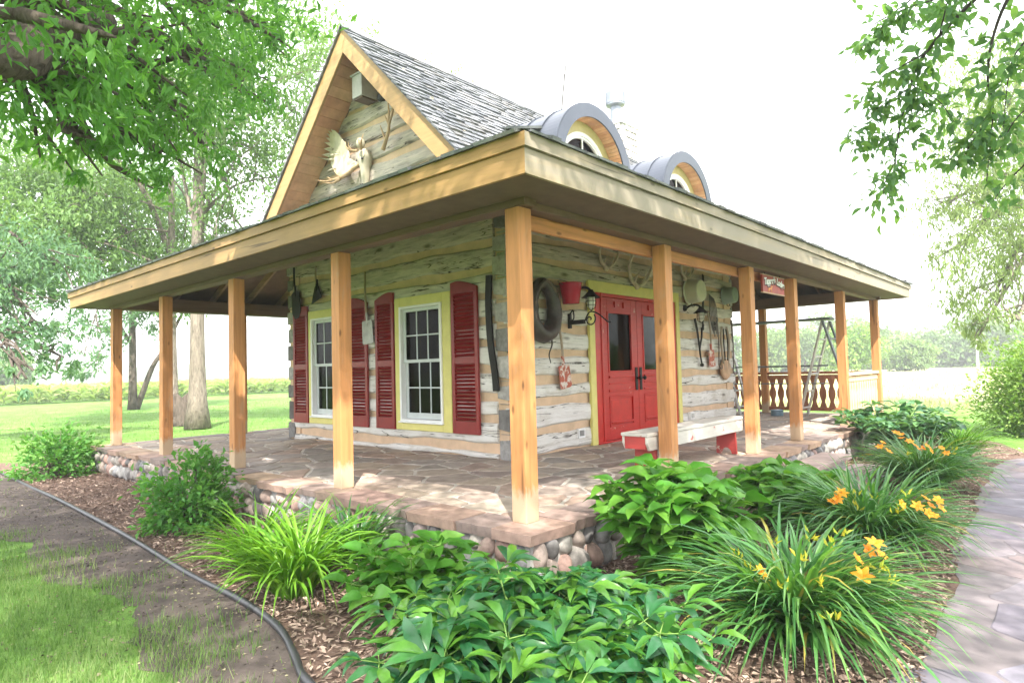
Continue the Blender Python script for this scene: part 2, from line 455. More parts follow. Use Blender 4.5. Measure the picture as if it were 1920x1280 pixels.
class MB:
    def __init__(s):
        s.v = []; s.f = []; s.m = []; s.r = []; s.n = 0

    def add(s, verts, faces, mat=0, rnd=None):
        verts = np.asarray(verts, float)
        if rnd is None:
            rnd = random.random()
        s.v.append(verts)
        for f in faces:
            s.f.append([i + s.n for i in f]); s.m.append(mat); s.r.append(rnd)
        s.n += len(verts)
        return s

    def box(s, lo, hi, mat=0, rnd=None):
        a, b = np.minimum(lo, hi), np.maximum(lo, hi)
        v = [(x, y, z) for x in (a[0], b[0]) for y in (a[1], b[1]) for z in (a[2], b[2])]
        return s.add(v, [(0, 1, 3, 2), (4, 6, 7, 5), (0, 4, 5, 1), (2, 3, 7, 6), (0, 2, 6, 4), (1, 5, 7, 3)], mat, rnd)

    def hexa(s, v8, mat=0, rnd=None):
        """v8: bottom ring of four then top ring of four"""
        return s.add(v8, [(3, 2, 1, 0), (4, 5, 6, 7), (0, 1, 5, 4), (1, 2, 6, 5), (2, 3, 7, 6), (3, 0, 4, 7)], mat, rnd)

    def bar(s, p, q, w, h, up=(0, 0, 1), mat=0, rnd=None):
        p, q, up = (np.asarray(x, float) for x in (p, q, up))
        d = q - p; d /= np.linalg.norm(d)
        sd = np.cross(d, up); sd /= np.linalg.norm(sd)
        u = np.cross(sd, d)
        o = [(-1, -1), (1, -1), (1, 1), (-1, 1)]
        return s.hexa([p + sd * a * w / 2 + u * b * h / 2 for a, b in o] + [q + sd * a * w / 2 + u * b * h / 2 for a, b in o], mat, rnd)

    def tube(s, pts, rad, n=8, mat=0, rnd=None, caps=True, flat=1.0):
        pts = [np.asarray(p, float) for p in pts]
        k = len(pts)
        if not hasattr(rad, '__len__'):
            rad = [rad] * k
        d0 = pts[1] - pts[0]
        d0 = d0 / (np.linalg.norm(d0) + 1e-9)
        a = np.array([0, 0, 1.0]) if abs(d0[2]) < 0.9 else np.array([1.0, 0, 0])
        u = np.cross(d0, a); u /= np.linalg.norm(u)
        V = []
        for i, p in enumerate(pts):
            d = pts[min(i + 1, k - 1)] - pts[max(i - 1, 0)]
            d = d / (np.linalg.norm(d) + 1e-9)
            u = u - d * np.dot(u, d); u /= (np.linalg.norm(u) + 1e-9)
            wv = np.cross(d, u)
            for j in range(n):
                t = 2 * math.pi * j / n
                V.append(p + rad[i] * (math.cos(t) * u + flat * math.sin(t) * wv))
        F = [(i * n + j, i * n + (j + 1) % n, (i + 1) * n + (j + 1) % n, (i + 1) * n + j) for i in range(k - 1) for j in range(n)]
        if caps:
            F += [tuple(range(n - 1, -1, -1)), tuple((k - 1) * n + j for j in range(n))]
        return s.add(V, F, mat, rnd)

    def lathe(s, prof, org=(0, 0, 0), axis=(0, 0, 1), n=20, mat=0, rnd=None):
        ax = np.asarray(axis, float); ax /= np.linalg.norm(ax)
        a = np.array([1.0, 0, 0]) if abs(ax[0]) < 0.9 else np.array([0, 1.0, 0])
        u = np.cross(ax, a); u /= np.linalg.norm(u); wv = np.cross(ax, u)
        V = []
        for r_, h in prof:
            for j in range(n):
                t = 2 * math.pi * j / n
                V.append(np.asarray(org) + ax * h + r_ * (math.cos(t) * u + math.sin(t) * wv))
        k = len(prof)
        F = [(i * n + j, i * n + (j + 1) % n, (i + 1) * n + (j + 1) % n, (i + 1) * n + j) for i in range(k - 1) for j in range(n)]
        if prof[0][0] > 1e-4: F.append(tuple(range(n - 1, -1, -1)))
        if prof[-1][0] > 1e-4: F.append(tuple((k - 1) * n + j for j in range(n)))
        return s.add(V, F, mat, rnd)

    def prism(s, outline, off, mat=0, rnd=None):
        o = [np.asarray(p, float) for p in outline]; k = len(o); off = np.asarray(off, float)
        return s.add(o + [p + off for p in o], [tuple(range(k - 1, -1, -1)), tuple(range(k, 2 * k))] + [(i, (i + 1) % k, k + (i + 1) % k, k + i) for i in range(k)], mat, rnd)

    def build(s, name, mats, parent=None, smooth=False, bevel=0.0, loc=None):
        me = bpy.data.meshes.new(name)
        V = np.concatenate(s.v) if s.v else np.zeros((0, 3))
        if loc is not None:
            V = V - np.asarray(loc)
        me.vertices.add(len(V)); me.vertices.foreach_set('co', V.astype(np.float32).ravel())
        ls = np.array([len(f) for f in s.f], np.int32)
        li = np.fromiter((i for f in s.f for i in f), np.int32, ls.sum())
        me.loops.add(len(li)); me.loops.foreach_set('vertex_index', li)
        me.polygons.add(len(ls))
        me.polygons.foreach_set('loop_start', np.concatenate([[0], np.cumsum(ls)[:-1]]).astype(np.int32))
        me.polygons.foreach_set('loop_total', ls)
        if not isinstance(mats, (list, tuple)): mats = [mats]
        for m_ in mats: me.materials.append(m_)
        me.polygons.foreach_set('material_index', np.array(s.m, np.int32))
        me.polygons.foreach_set('use_smooth', np.full(len(ls), smooth))
        at_ = me.attributes.new('rnd', 'FLOAT', 'FACE'); at_.data.foreach_set('value', np.array(s.r, np.float32))
        me.update(calc_edges=True)
        me.validate()
        return link(name, me, parent, bevel, loc)


def link(name, me, parent=None, bevel=0.0, loc=None):
    o = bpy.data.objects.new(name, me)
    COL.objects.link(o)
    if loc is not None: o.location = Vector(loc)
    if parent is not None:
        o.parent = parent
        o.location = Vector(o.location) - world_loc(parent)
    if bevel:
        b = o.modifiers.new('edge', 'BEVEL'); b.width = bevel; b.segments = 2; b.limit_method = 'ANGLE'; b.angle_limit = R(40)
    return o


def world_loc(o):
    v = Vector(o.location)
    while o.parent: o = o.parent; v += Vector(o.location)
    return v


def big(name, V, F, mat, rnd, parent=None, smooth=False):
    """fast mesh from arrays; F is (faces, k)"""
    me = bpy.data.meshes.new(name)
    me.vertices.add(len(V)); me.vertices.foreach_set('co', V.astype(np.float32).ravel())
    nf, k = F.shape
    me.loops.add(nf * k); me.loops.foreach_set('vertex_index', F.astype(np.int32).ravel())
    me.polygons.add(nf)
    me.polygons.foreach_set('loop_start', (np.arange(nf) * k).astype(np.int32))
    me.polygons.foreach_set('loop_total', np.full(nf, k, np.int32))
    me.materials.append(mat)
    me.polygons.foreach_set('use_smooth', np.full(nf, smooth))
    a = me.attributes.new('rnd', 'FLOAT', 'FACE'); a.data.foreach_set('value', rnd.astype(np.float32))
    me.update(calc_edges=True)
    return link(name, me, parent)


def tag(o, label=None, cat=None, group=None, kind=None):
    if label: o['label'] = label
    if cat: o['category'] = cat
    if group: o['group'] = group
    if kind: o['kind'] = kind
    return o


def thing(name, label, cat, loc=(0, 0, 0), group=None):
    o = bpy.data.objects.new(name, None); COL.objects.link(o)
    o.location = loc; o.empty_display_size = 0.2
    return tag(o, label, cat, group)


def unit(v):
    v = np.asarray(v, float)
    return v / (np.linalg.norm(v, axis=-1, keepdims=True) + 1e-9)


def leaves(name, P, D, N, L, W, mat, parent=None, rnd=None, fold=0.18, droop=0.15, hi=False, shape='oval'):
    """one mesh of leaves. P base, D direction, N up side, L length, W width"""
    k = len(P)
    D = unit(D); S = unit(np.cross(D, N)); U = np.cross(S, D)
    L = np.broadcast_to(np.asarray(L, float), (k,)); W = np.broadcast_to(np.asarray(W, float), (k,))
    if hi:
        if shape == 'oval': ts = [(0.0, 0.04), (0.22, 0.85), (0.48, 1.0), (0.76, 0.62), (1.0, 0.0)]
        elif shape == 'heart': ts = [(0.0, 0.10), (0.14, 0.86), (0.40, 1.0), (0.72, 0.62), (1.0, 0.0)]
        else: ts = [(0.0, 0.05), (0.25, 0.7), (0.5, 1.0), (0.78, 0.6), (1.0, 0.0)]
        V = []
        for t, wd in ts:
            c = P + D * (L * t)[:, None] + U * (L * (0.10 * math.sin(t * 3.1) - droop * t * t))[:, None]
            off = S * (W * wd * 0.5)[:, None]; up = U * (W * wd * fold)[:, None]
            V += [c - off + up, c, c + off + up]
        V = np.stack(V, 1).reshape(-1, 3)
        q = []
        for i in range(len(ts) - 1):
            for j in (0, 1):
                q.append((i * 3 + j, i * 3 + j + 1, i * 3 + j + 4, i * 3 + j + 3))
        q = np.array(q)
        F = (np.arange(k)[:, None, None] * (3 * len(ts)) + q[None]).reshape(-1, 4)
        rep = len(q)
    else:
        mid = P + D * (L * 0.45)[:, None]
        V = np.stack([P, mid + S * (W / 2)[:, None] + U * (W * fold)[:, None],
                      P + D * L[:, None] - U * (L * droop)[:, None], mid - S * (W / 2)[:, None] + U * (W * fold)[:, None]], 1).reshape(-1, 3)
        b = np.arange(k)[:, None] * 4
        F = np.concatenate([b + [0, 1, 2], b + [0, 2, 3]], 1).reshape(-1, 3)
        rep = 2
    if rnd is None: rnd = rng.random(k)
    return big(name, V, F, mat, np.repeat(rnd, rep), parent, smooth=hi)


def rdir(k, zb=0.0, zs=1.0):
    d = rng.normal(size=(k, 3)); d[:, 2] = d[:, 2] * zs + zb
    return unit(d)

def clip_poly(poly, p, nrm):
    out = []
    for i in range(len(poly)):
        a, b = poly[i], poly[(i + 1) % len(poly)]
        da, db = np.dot(a - p, nrm), np.dot(b - p, nrm)
        if da <= 0: out.append(a)
        if da * db < 0: out.append(a + (b - a) * (da / (da - db)))
    return out


def flagstones(mb, x0, x1, y0, y1, step, z0, zt, gap, keep, relief=.004):
    """irregular split stones laid in a field, each its own slab with rounded corners"""
    nx, ny = int((x1 - x0) / step) + 5, int((y1 - y0) / step) + 5
    gr = np.zeros((nx, ny, 2))
    for i in range(nx):
        for j in range(ny):
            gr[i, j] = (x0 + (i - 2 + .5 * (j % 2) + random.uniform(-.42, .42)) * step, y0 + (j - 2 + random.uniform(-.42, .42)) * step)
    for i in range(nx):
        for j in range(ny):
            c = gr[i, j]
            if not keep(c[0], c[1]): continue
            poly = [c + np.array(q) * step * 2 for q in ((-1, -1), (1, -1), (1, 1), (-1, 1))]
            for di in range(-2, 3):
                for dj in range(-2, 3):
                    if (di or dj) and 0 <= i + di < nx and 0 <= j + dj < ny:
                        o = gr[i + di, j + dj]; d = o - c; ln = np.linalg.norm(d)
                        if ln > 1e-6 and len(poly) > 2: poly = clip_poly(poly, c + d / ln * (ln / 2 - gap / 2), d / ln)
            poly = clip_poly(clip_poly(poly, np.array((x0, y0)), np.array((-1., 0))), np.array((x1, y1)), np.array((1., 0))) if len(poly) > 2 else poly
            if len(poly) > 2: poly = clip_poly(poly, np.array((x0, y0)), np.array((0, -1.)))
            if len(poly) > 2: poly = clip_poly(poly, np.array((x1, y1)), np.array((0, 1.)))
            if len(poly) < 3: continue
            q = []
            for k in range(len(poly)):
                a, b = poly[k], poly[(k + 1) % len(poly)]
                L_ = np.linalg.norm(b - a)
                if L_ < .015: q.append((a + b) / 2); continue
                t = min(.3, .03 / L_)
                nn = np.array((b[1] - a[1], a[0] - b[0])) / L_
                q += [a + (b - a) * t, (a + b) / 2 - nn * random.uniform(-.002, .012), b + (a - b) * t]
            k = len(q)
            if k < 3: continue
            zz = zt + random.uniform(-relief, relief)
            cen = sum(q) / k
            V = [(p[0], p[1], z0) for p in q] + [(p[0], p[1], zz - .004) for p in q] + [(*(p + (cen - p) * min(.3, .008 / (np.linalg.norm(cen - p) + 1e-6))), zz + random.uniform(-.001, .001)) for p in q]
            F = [(a_, (a_ + 1) % k, k + (a_ + 1) % k, k + a_) for a_ in range(k)] + [(k + a_, k + (a_ + 1) % k, 2 * k + (a_ + 1) % k, 2 * k + a_) for a_ in range(k)] + [tuple(range(2 * k, 3 * k))]
            mb.add(V, F)
    return mb


# ================================================================== SETTING: ground
def sheet(name, poly, z, mat, kind='structure'):
    mb = MB(); mb.add([(p[0], p[1], z) for p in poly], [tuple(range(len(poly)))])
    o = mb.build(name, mat); o['kind'] = kind
    return o


def lawn_mat():
    m, n, l, b = mat_new('lawn_and_fields')
    v = coords(n, l)
    f = noise(n, l, v, 1.3, 8, 0.7)
    f2 = noise(n, l, v, 40, 4, 0.7)
    c = ramp(n, l, f, [(0.32, (0.075, 0.16, 0.028)), (0.5, (0.115, 0.22, 0.045)), (0.7, (0.19, 0.28, 0.085))])
    c = mixc(n, l, 0.7, c, ramp(n, l, f2, [(0.3, (0.5, 0.5, 0.5)), (0.7, (1.4, 1.4, 1.4))]), 'MULTIPLY')
    # meadow to the right: its sunlit paleness put into a straw colour
    sp = n.new('ShaderNodeSeparateXYZ'); l.new(v, sp.inputs[0])
    mr = n.new('ShaderNodeMapRange'); mr.inputs['From Min'].default_value = 16; mr.inputs['From Max'].default_value = 24
    l.new(sp.outputs[0], mr.inputs['Value'])
    mr2 = n.new('ShaderNodeMapRange'); mr2.inputs['From Min'].default_value = 40; mr2.inputs['From Max'].default_value = 30
    l.new(sp.outputs[1], mr2.inputs['Value'])
    mm = n.new('ShaderNodeMath'); mm.operation = 'MULTIPLY'
    l.new(mr.outputs[0], mm.inputs[0]); l.new(mr2.outputs[0], mm.inputs[1])
    st = ramp(n, l, noise(n, l, v, 0.5, 6, 0.7), [(0.3, (0.34, 0.36, 0.17)), (0.7, (0.50, 0.47, 0.28))])
    c = mixc(n, l, mm.outputs[0], c, st)
    l.new(c, b.inputs['Base Color'])
    b.inputs['Roughness'].default_value = 0.9
    b.inputs['Specular IOR Level'].default_value = 0.1
    bump(n, l, b, f2, 0.7, 0.03)
    return m


def make_ground():
    mb = MB()
    rad = [0, 4, 8, 14, 22, 34, 50, 75, 110, 170, 260, 400, 700, 1200, 2500]
    n = 64; V = [(0, 0, G)]
    for r_ in rad[1:]:
        for j in range(n):
            t = 2 * math.pi * j / n
            x, y = r_ * math.cos(t), r_ * math.sin(t)
            z = G + (0 if r_ < 20 else 0.05 * math.sin(x * 0.21) * math.cos(y * 0.17))
            V.append((x, y, z))
    F = [(0, 1 + j, 1 + (j + 1) % n) for j in range(n)]
    for i in range(len(rad) - 2):
        a, c = 1 + i * n, 1 + (i + 1) * n
        F += [(a + j, c + j, c + (j + 1) % n, a + (j + 1) % n) for j in range(n)]
    mb.add(V, F)
    o = mb.build('ground', lawn_mat(), smooth=True); o['kind'] = 'structure'


make_ground()
HOSE = [gp(-60, 868), gp(0, 888), gp(60, 915), gp(120, 945), gp(240, 1010), gp(350, 1075), gp(450, 1130), gp(520, 1180), gp(552, 1230), gp(568, 1275)]
HOSE += [np.array([-1.70, -0.35, G]), np.array([-1.80, -0.9, G]), np.array([-1.95, -1.7, G]), np.array([-2.05, -2.15, G])]
GRASS_EDGE = [gp(-60, 905), gp(0, 1000), gp(90, 1012), gp(180, 1050), gp(250, 1100), gp(330, 1150), gp(420, 1195), gp(480, 1225), gp(520, 1280), np.array([-2.05, -0.4, G]), np.array([-2.3, -1.2, G]), np.array([-2.5, -2.2, G])]


def jag(pts, amp, step=0.08):
    out = []
    for a, b in zip(pts[:-1], pts[1:]):
        k = max(1, int(np.linalg.norm(b - a) / step))
        for i in range(k):
            p = a + (b - a) * i / k
            out.append(p + np.array([rng.normal() * amp, rng.normal() * amp, 0]))
    out.append(pts[-1])
    return out


def soil_mat():
    m, n, l, b = mat_new('bare_dark_soil')
    f = noise(n, l, coords(n, l), 7, 9, 0.72)
    g_ = noise(n, l, coords(n, l), 1.6, 5, 0.6)
    c = ramp(n, l, f, [(0.3, (0.050, 0.041, 0.038)), (0.55, (0.095, 0.077, 0.070)), (0.75, (0.16, 0.13, 0.115))])
    c = mixc(n, l, ramp(n, l, g_, [(0.45, (0, 0, 0)), (0.65, (0.6, 0.6, 0.6))]), c, (0.14, 0.115, 0.10))
    l.new(c, b.inputs['Base Color']); b.inputs['Roughness'].default_value = 0.95
    b.inputs['Specular IOR Level'].default_value = 0.1
    bump(n, l, b, f, 0.8, 0.02)
    return m


M['soil'] = soil_mat()
ge = jag(GRASS_EDGE, 0.025)
sheet('soil', [(p[0], p[1]) for p in HOSE] + [(p[0] - .26 - .14 * math.sin(p[1] * 2.7), p[1]) for p in reversed(ge)], G + 0.004, M['soil'])
bed_poly = [(p[0] + 0.01, p[1]) for p in HOSE] + [(-1.4, -2.4), (0.0, -2.4), (2.9, -2.4), (6.5, -2.3), (8.0, -2.2), (9.6, -1.7), (10.4, -.9), (10.3, -0.1), (10.2, 8.6), (-0.1, 8.7), (-0.1, 9.6)]
bed = sheet('mulch_bed', bed_poly, G + 0.008, rnd_mat('mulch_ground', [(0.12, 0.08, 0.06), (0.15, 0.10, 0.08)], 0.95, 26, 0.8, 0.1, 0.8))
V3_ = lambda p: np.array([p[0], p[1], 0.0])
path_poly = [(-6.5, -2.6), (-4.2, -2.3), (-1.4, -2.22), (0.0, -2.20), (2.9, -2.03), (5.5, -1.90), (7.4, -1.92), (8.6, -2.5), (9.3, -3.6), (9.7, -5.5), (7.6, -5.5), (7.2, -4.4), (6.0, -3.9), (2, -4.0), (-3, -4.1), (-6.5, -4.2)]
_pp = []
for i in range(len(path_poly)):
    a_, b_ = V3_(path_poly[i]), V3_(path_poly[(i + 1) % len(path_poly)])
    k_ = max(1, int(np.linalg.norm(b_ - a_) / .09))
    for q_ in range(k_):
        p_ = a_ + (b_ - a_) * q_ / k_
        _pp.append(p_ + np.array([0, .022 * math.sin(p_[0] * 3.1) + .014 * math.sin(p_[0] * 7.7) + .008 * math.sin(p_[0] * 19), 0]))
path_poly = _pp
sheet('flagstone_path', path_poly, G + 0.012, M['path'])


def on_path(x, y):
    c = False
    pp = path_poly
    for i in range(len(pp)):
        a, b = pp[i], pp[i - 1]
        if (a[1] > y) != (b[1] > y) and x < (b[0] - a[0]) * (y - a[1]) / (b[1] - a[1] + 1e-12) + a[0]: c = not c
    return c


mb = MB()
flagstones(mb, -6.4, 9.6, -5.4, -2.0,  .46, G + .010, G + .0155, .016, lambda x, y: on_path(x, y - .02) and on_path(x, y + .06), .001)
o = mb.build('path_stones', M['pathstone']); o['kind'] = 'structure'

# ================================================================== THE CABIN
WX, WX2, WY, WY2 = 2.0, 8.06, 1.95, 6.66
PX2, PY2 = 9.70, 8.22
HP = 2.07
YC = 4.30
EO = 0.50
EX2, EY2 = PX2 + EO, PY2 + EO
SL = 1.02                     # main roof slope
cabin = thing('log_cabin', 'whitewashed log cabin with steep shake roof and wraparound cedar porch', 'cabin', (5.0, 4.3, 0.0))


def part(mb, name, mats, parent=cabin, **k):
    return mb.build(name, mats, parent, **k)


# --- foundation of round field stones in mortar, cap stones, floor
mb = MB()
FX0, FY0, FX1, FY1 = -0.20, -0.20, PX2 + 0.2, PY2 + 0.2
mb.box((FX0 - .022, FY0 - .022, G - 0.1), (FX1 + .022, FY1 + .022, -0.0605))
part(mb, 'foundation', M['mortar'])


def ico():
    t = (1 + 5 ** .5) / 2
    v = [(-1, t, 0), (1, t, 0), (-1, -t, 0), (1, -t, 0), (0, -1, t), (0, 1, t), (0, -1, -t), (0, 1, -t), (t, 0, -1), (t, 0, 1), (-t, 0, -1), (-t, 0, 1)]
    f = [(0, 11, 5), (0, 5, 1), (0, 1, 7), (0, 7, 10), (0, 10, 11), (1, 5, 9), (5, 11, 4), (11, 10, 2), (10, 7, 6), (7, 1, 8), (3, 9, 4), (3, 4, 2), (3, 2, 6), (3, 6, 8), (3, 8, 9), (4, 9, 5), (2, 4, 11), (6, 2, 10), (8, 6, 7), (9, 8, 1)]
    v = [unit(p) for p in v]
    for _ in range(2):
        c = {}; nf = []

        def mid(a, b):
            k = (min(a, b), max(a, b))
            if k not in c:
                v.append(unit(v[a] + v[b])); c[k] = len(v) - 1
            return c[k]
        for a, b, d in f:
            e, g_, h = mid(a, b), mid(b, d), mid(d, a)
            nf += [(a, e, h), (b, g_, e), (d, h, g_), (e, g_, h)]
        f = nf
    return np.array(v), f


ICO_V, ICO_F = ico()


def cobbles(a, b, nrm):
    """a wall face between ground points a and b, stones bedded upright in mortar"""
    mb = MB(); a, b, nrm = np.array(a, float), np.array(b, float), np.array(nrm, float)
    ln = np.linalg.norm(b - a); d = (b - a) / ln
    for row, (zc, hh) in enumerate(((-0.285, 0.105), (-0.135, 0.085))):
        s_ = 0.0
        while s_ < ln:
            wd = random.uniform(0.09, 0.19)
            if s_ + wd > ln + .05: break
            c = a + d * (s_ + wd / 2) + np.array([0, 0, zc + random.uniform(-.02, .02)]) + nrm * random.uniform(-0.015, 0.02)
            sc_ = (wd / 2 * 1.0, random.uniform(0.06, 0.09), hh * random.uniform(0.8, 1.12))
            tl = random.uniform(-0.5, 0.5)
            ph = rng.uniform(0, 6, 6)
            V = ICO_V.copy()
            V = V * (1 + 0.10 * np.sin(V[:, [0]] * 2.6 + ph[0]) * np.sin(V[:, [2]] * 3.1 + ph[1]) + 0.07 * np.sin(V[:, [1]] * 4 + V[:, [2]] * 3 + ph[2]))
            L3 = V * sc_
            x = L3[:, 0] * math.cos(tl) - L3[:, 2] * math.sin(tl); z = L3[:, 0] * math.sin(tl) + L3[:, 2] * math.cos(tl)
            mb.add(c + x[:, None] * d + L3[:, [1]] * nrm + z[:, None] * np.array([0, 0, 1.0]), ICO_F)
            s_ += wd * random.uniform(0.86, 1.02)
    return mb


for (a, b, nr) in (((FX0, FY0, 0), (FX0, FY1, 0), (-1, 0, 0)), ((FX0, FY0, 0), (FX1, FY0, 0), (0, -1, 0)), ((FX1, FY0, 0), (FX1, FY1, 0), (1, 0, 0)), ((FX0, FY1, 0), (FX1, FY1, 0), (0, 1, 0))):
    part(cobbles(a, b, nr), 'cobble_facing', M['cobble'], smooth=True)

CO = 0.08     # cap stone overhang
mb = MB(); mb.box((FX0 + .22, FY0 + .22, -0.059), (FX1 - .22, FY1 - .22, -0.0095))
part(mb, 'porch_floor', M['floormortar'])
mb = MB()
flagstones(mb, FX0 + .262, FX1 - .262, FY0 + .262, FY1 - .262, .38, -.03, -.001, .030, lambda x, y: not (WX + .25 < x < WX2 - .25 and WY + .25 < y < WY2 - .25), .0035)
part(mb, 'floor_stones', M['floorstone'])


def caps(mb, along, c0, c1, fixed_lo, fixed_hi, flip):
    s_ = c0
    while s_ < c1 - 0.02:
        wd = min(random.uniform(0.26, 0.60), c1 - s_)
        if c1 - s_ - wd < 0.15: wd = c1 - s_
        o = random.uniform(-0.03, 0.03); q = random.uniform(-0.02, 0.05)
        z0, z1 = -0.058 + random.uniform(-.012, .008), random.uniform(-0.003, 0.004)
        k = 5
        e = [(s_ + 0.010 + (wd - 0.020) * i / k, fixed_lo + o + random.uniform(-.012, .012)) for i in range(k + 1)]
        inn = [(s_ + wd - 0.010, fixed_hi + q), (s_ + 0.010, fixed_hi + q * 0.4)]
        pl = e + inn
        if flip: V = lambda p, z: (p[1], p[0], z)
        else: V = lambda p, z: (p[0], p[1], z)
        n = len(pl)
        sh = 0.012
        bot = [V((p[0], p[1] + (sh if i <= k else 0) * (1 if fixed_hi > fixed_lo else -1)), z0) for i, p in enumerate(pl)]
        top = [V(p, z1) for p in pl]
        f = [tuple(range(n)), tuple(range(2 * n - 1, n - 1, -1))] + [(i, n + i, n + (i + 1) % n, (i + 1) % n) for i in range(n)]
        mb.add(bot + top, f)
        s_ += wd


for args in ((0, FX0 - CO, FX1 + CO, FY0 - CO, FY0 + .24, False), (0, FX0 - CO, FX1 + CO, FY1 + CO, FY1 - .24, False), (1, FY0 + .25, FY1 - .25, FX0 - CO, FX0 + .24, True), (1, FY0 + .25, FY1 - .25, FX1 + CO, FX1 - .24, True)):
    mb = MB(); caps(mb, *args)
    part(mb, 'stone_cap', M['cap'])
# --- two stone steps down to the path
for (x0, x1, y0, y1, zt) in ((3.05, 5.28, -0.62, -0.285, -0.13), (3.5, 5.45, -1.02, -0.625, -0.26)):
    mb = MB()
    k = 14
    e = [(x0 + (x1 - x0) * i / k, y0 + random.uniform(-.02, .02)) for i in range(k + 1)] + [(x1 + .01, y1), (x0, y1)]
    mb.prism([(p[0], p[1], zt - 0.055) for p in e], (0, 0, 0.055))
    st = part(mb, 'stone_step', M['stepstone'], bevel=0.008)
    mb = MB(); mb.box((x0 + .05, y0 + .05, G - .02), (x1 - .05, y1 - .002, zt - 0.056))
    mb.build('riser', M['mortar'], st)

# --- posts
PW = 0.127
mb = MB(); mb.box((-PW / 2, -PW / 2, 0), (PW / 2, PW / 2, HP - 0.002))
post0 = mb.build('porch_post', M['post'], cabin, bevel=0.006)
first = True
for (x, y) in ((0, 0), (0, 2.11), (0, 4.16), (0, 6.22), (0, 8.22), (1.95, 0), (3.87, 0), (5.32, 0), (7.55, 0), (9.70, 0), (9.70, 2.0), (9.70, 4.1), (9.70, 6.2), (9.70, 8.22), (1.95, 8.22), (4.1, 8.22), (6.3, 8.22)):
    o = post0 if first else post0.copy()
    if not first:
        o.data = post0.data.copy()
        COL.objects.link(o); o.parent = cabin
        # turn every post about so that no two show the same grain
        o.data.transform(Matrix.Translation((random.uniform(-3, 3), random.uniform(-3, 3), random.uniform(-9, 9))))
        off = Vector((0, 0, 0))
        c_ = sum((Vector(v_.co) for v_ in o.data.vertices), Vector()) / len(o.data.vertices)
        o.location = Vector((x, y, (HP - 0.002) / 2)) - c_ - world_loc(cabin)
    else:
        o.location = Vector((x, y, 0)) - world_loc(cabin)
    first = False

# --- beams and the inner header board
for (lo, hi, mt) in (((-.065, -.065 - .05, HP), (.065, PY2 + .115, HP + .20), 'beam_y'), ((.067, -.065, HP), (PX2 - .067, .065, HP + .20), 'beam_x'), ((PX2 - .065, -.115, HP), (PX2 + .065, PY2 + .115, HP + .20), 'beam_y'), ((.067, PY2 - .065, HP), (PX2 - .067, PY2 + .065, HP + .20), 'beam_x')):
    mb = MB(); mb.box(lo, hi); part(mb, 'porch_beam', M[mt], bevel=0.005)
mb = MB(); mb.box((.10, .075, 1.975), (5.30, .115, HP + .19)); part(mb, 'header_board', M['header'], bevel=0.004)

# --- porch roof (hipped skirt round the cabin)
ZE, ZW = 2.335, 3.29
eave = [(-EO, -EO), (EX2, -EO), (EX2, EY2), (-EO, EY2)]
wall4 = [(WX, WY), (WX2, WY), (WX2, WY2), (WX, WY2)]


def shakes(mb, e0, e1, w0, w1, exp=0.125, wlo=0.09, whi=0.21, th=0.016, lift=0.004):
    """cover the quad e0-e1 (eave) / w0-w1 (top) with courses of split shakes"""
    e0, e1, w0, w1 = (np.asarray(p, float) for p in (e0, e1, w0, w1))
    ud = unit(e1 - e0)
    nn = np.cross(e1 - e0, w0 - e0); nn = unit(nn)
    if nn[2] < 0: nn = -nn
    vd = unit(np.cross(nn, ud))
    if vd[2] < 0: vd = -vd
    H = np.dot(w0 - e0, vd)
    a0, a1 = np.dot(w0 - e0, ud), np.dot(w1 - e0, ud)
    Lb = np.linalg.norm(e1 - e0)
    n = int(H / exp) + 1
    for i in range(n):
        v0 = i * exp - 0.035; v1 = min(v0 + exp * 1.9, H)
        if v0 > H - 0.03: break
        t = max(0, min(1, (v0 + exp * .5) / H))
        ua, ub = a0 * t, Lb + (a1 - Lb) * t
        u = ua + random.uniform(-.05, 0)
        while u < ub:
            wd = random.uniform(wlo, whi)
            x0, x1 = max(u, ua), min(u + wd - 0.006, ub)
            if x1 - x0 > 0.02:
                jt = random.uniform(-0.014, 0.010); hh = th * random.uniform(0.7, 1.5)
                b0 = e0 + ud * x0 + vd * (v0 + jt); b1 = e0 + ud * x1 + vd * (v0 + jt + random.uniform(-.008, .008))
                t0 = e0 + ud * x0 + vd * v1; t1 = e0 + ud * x1 + vd * v1
                mb.hexa([b0 + nn * lift, b1 + nn * lift, t1 - nn * .002, t0 - nn * .002,
                         b0 + nn * (lift + hh), b1 + nn * (lift + hh), t1 + nn * .004, t0 + nn * .004])
            u += wd


for k in range(4):
    e0, e1 = eave[k], eave[(k + 1) % 4]; w0, w1 = wall4[k], wall4[(k + 1) % 4]
    a, b, c, d = (*e0, ZE), (*e1, ZE), (*w1, ZW), (*w0, ZW)
    mb = MB()
    mb.hexa([(p[0], p[1], p[2] - 0.035) for p in (a, b, c, d)] + [a, b, c, d])
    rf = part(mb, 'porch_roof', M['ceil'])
    mb = MB(); shakes(mb, a, b, d, c)
    mb.build('shake_courses', M['shake'], rf)
# hip caps
for k in range(4):
    mb = MB()
    p, q = np.array((*eave[k], ZE + .006)), np.array((*wall4[k], ZW + .02))
    n = 22
    for i in range(n):
        a, b = p + (q - p) * (i / n), p + (q - p) * ((i + 1.5) / n)
        mb.bar(a + np.array([0, 0, .012]), b, .2, .014, mat=0)
    part(mb, 'hip_cap', M['shake'])
# rafters under the porch roof, seen from below
mb0 = MB()
rl = math.hypot(WY + EO - .04, ZW - ZE - .02)


def rafter(p, q):
    mb = MB(); mb.bar(p, q, .04, .11)
    return mb


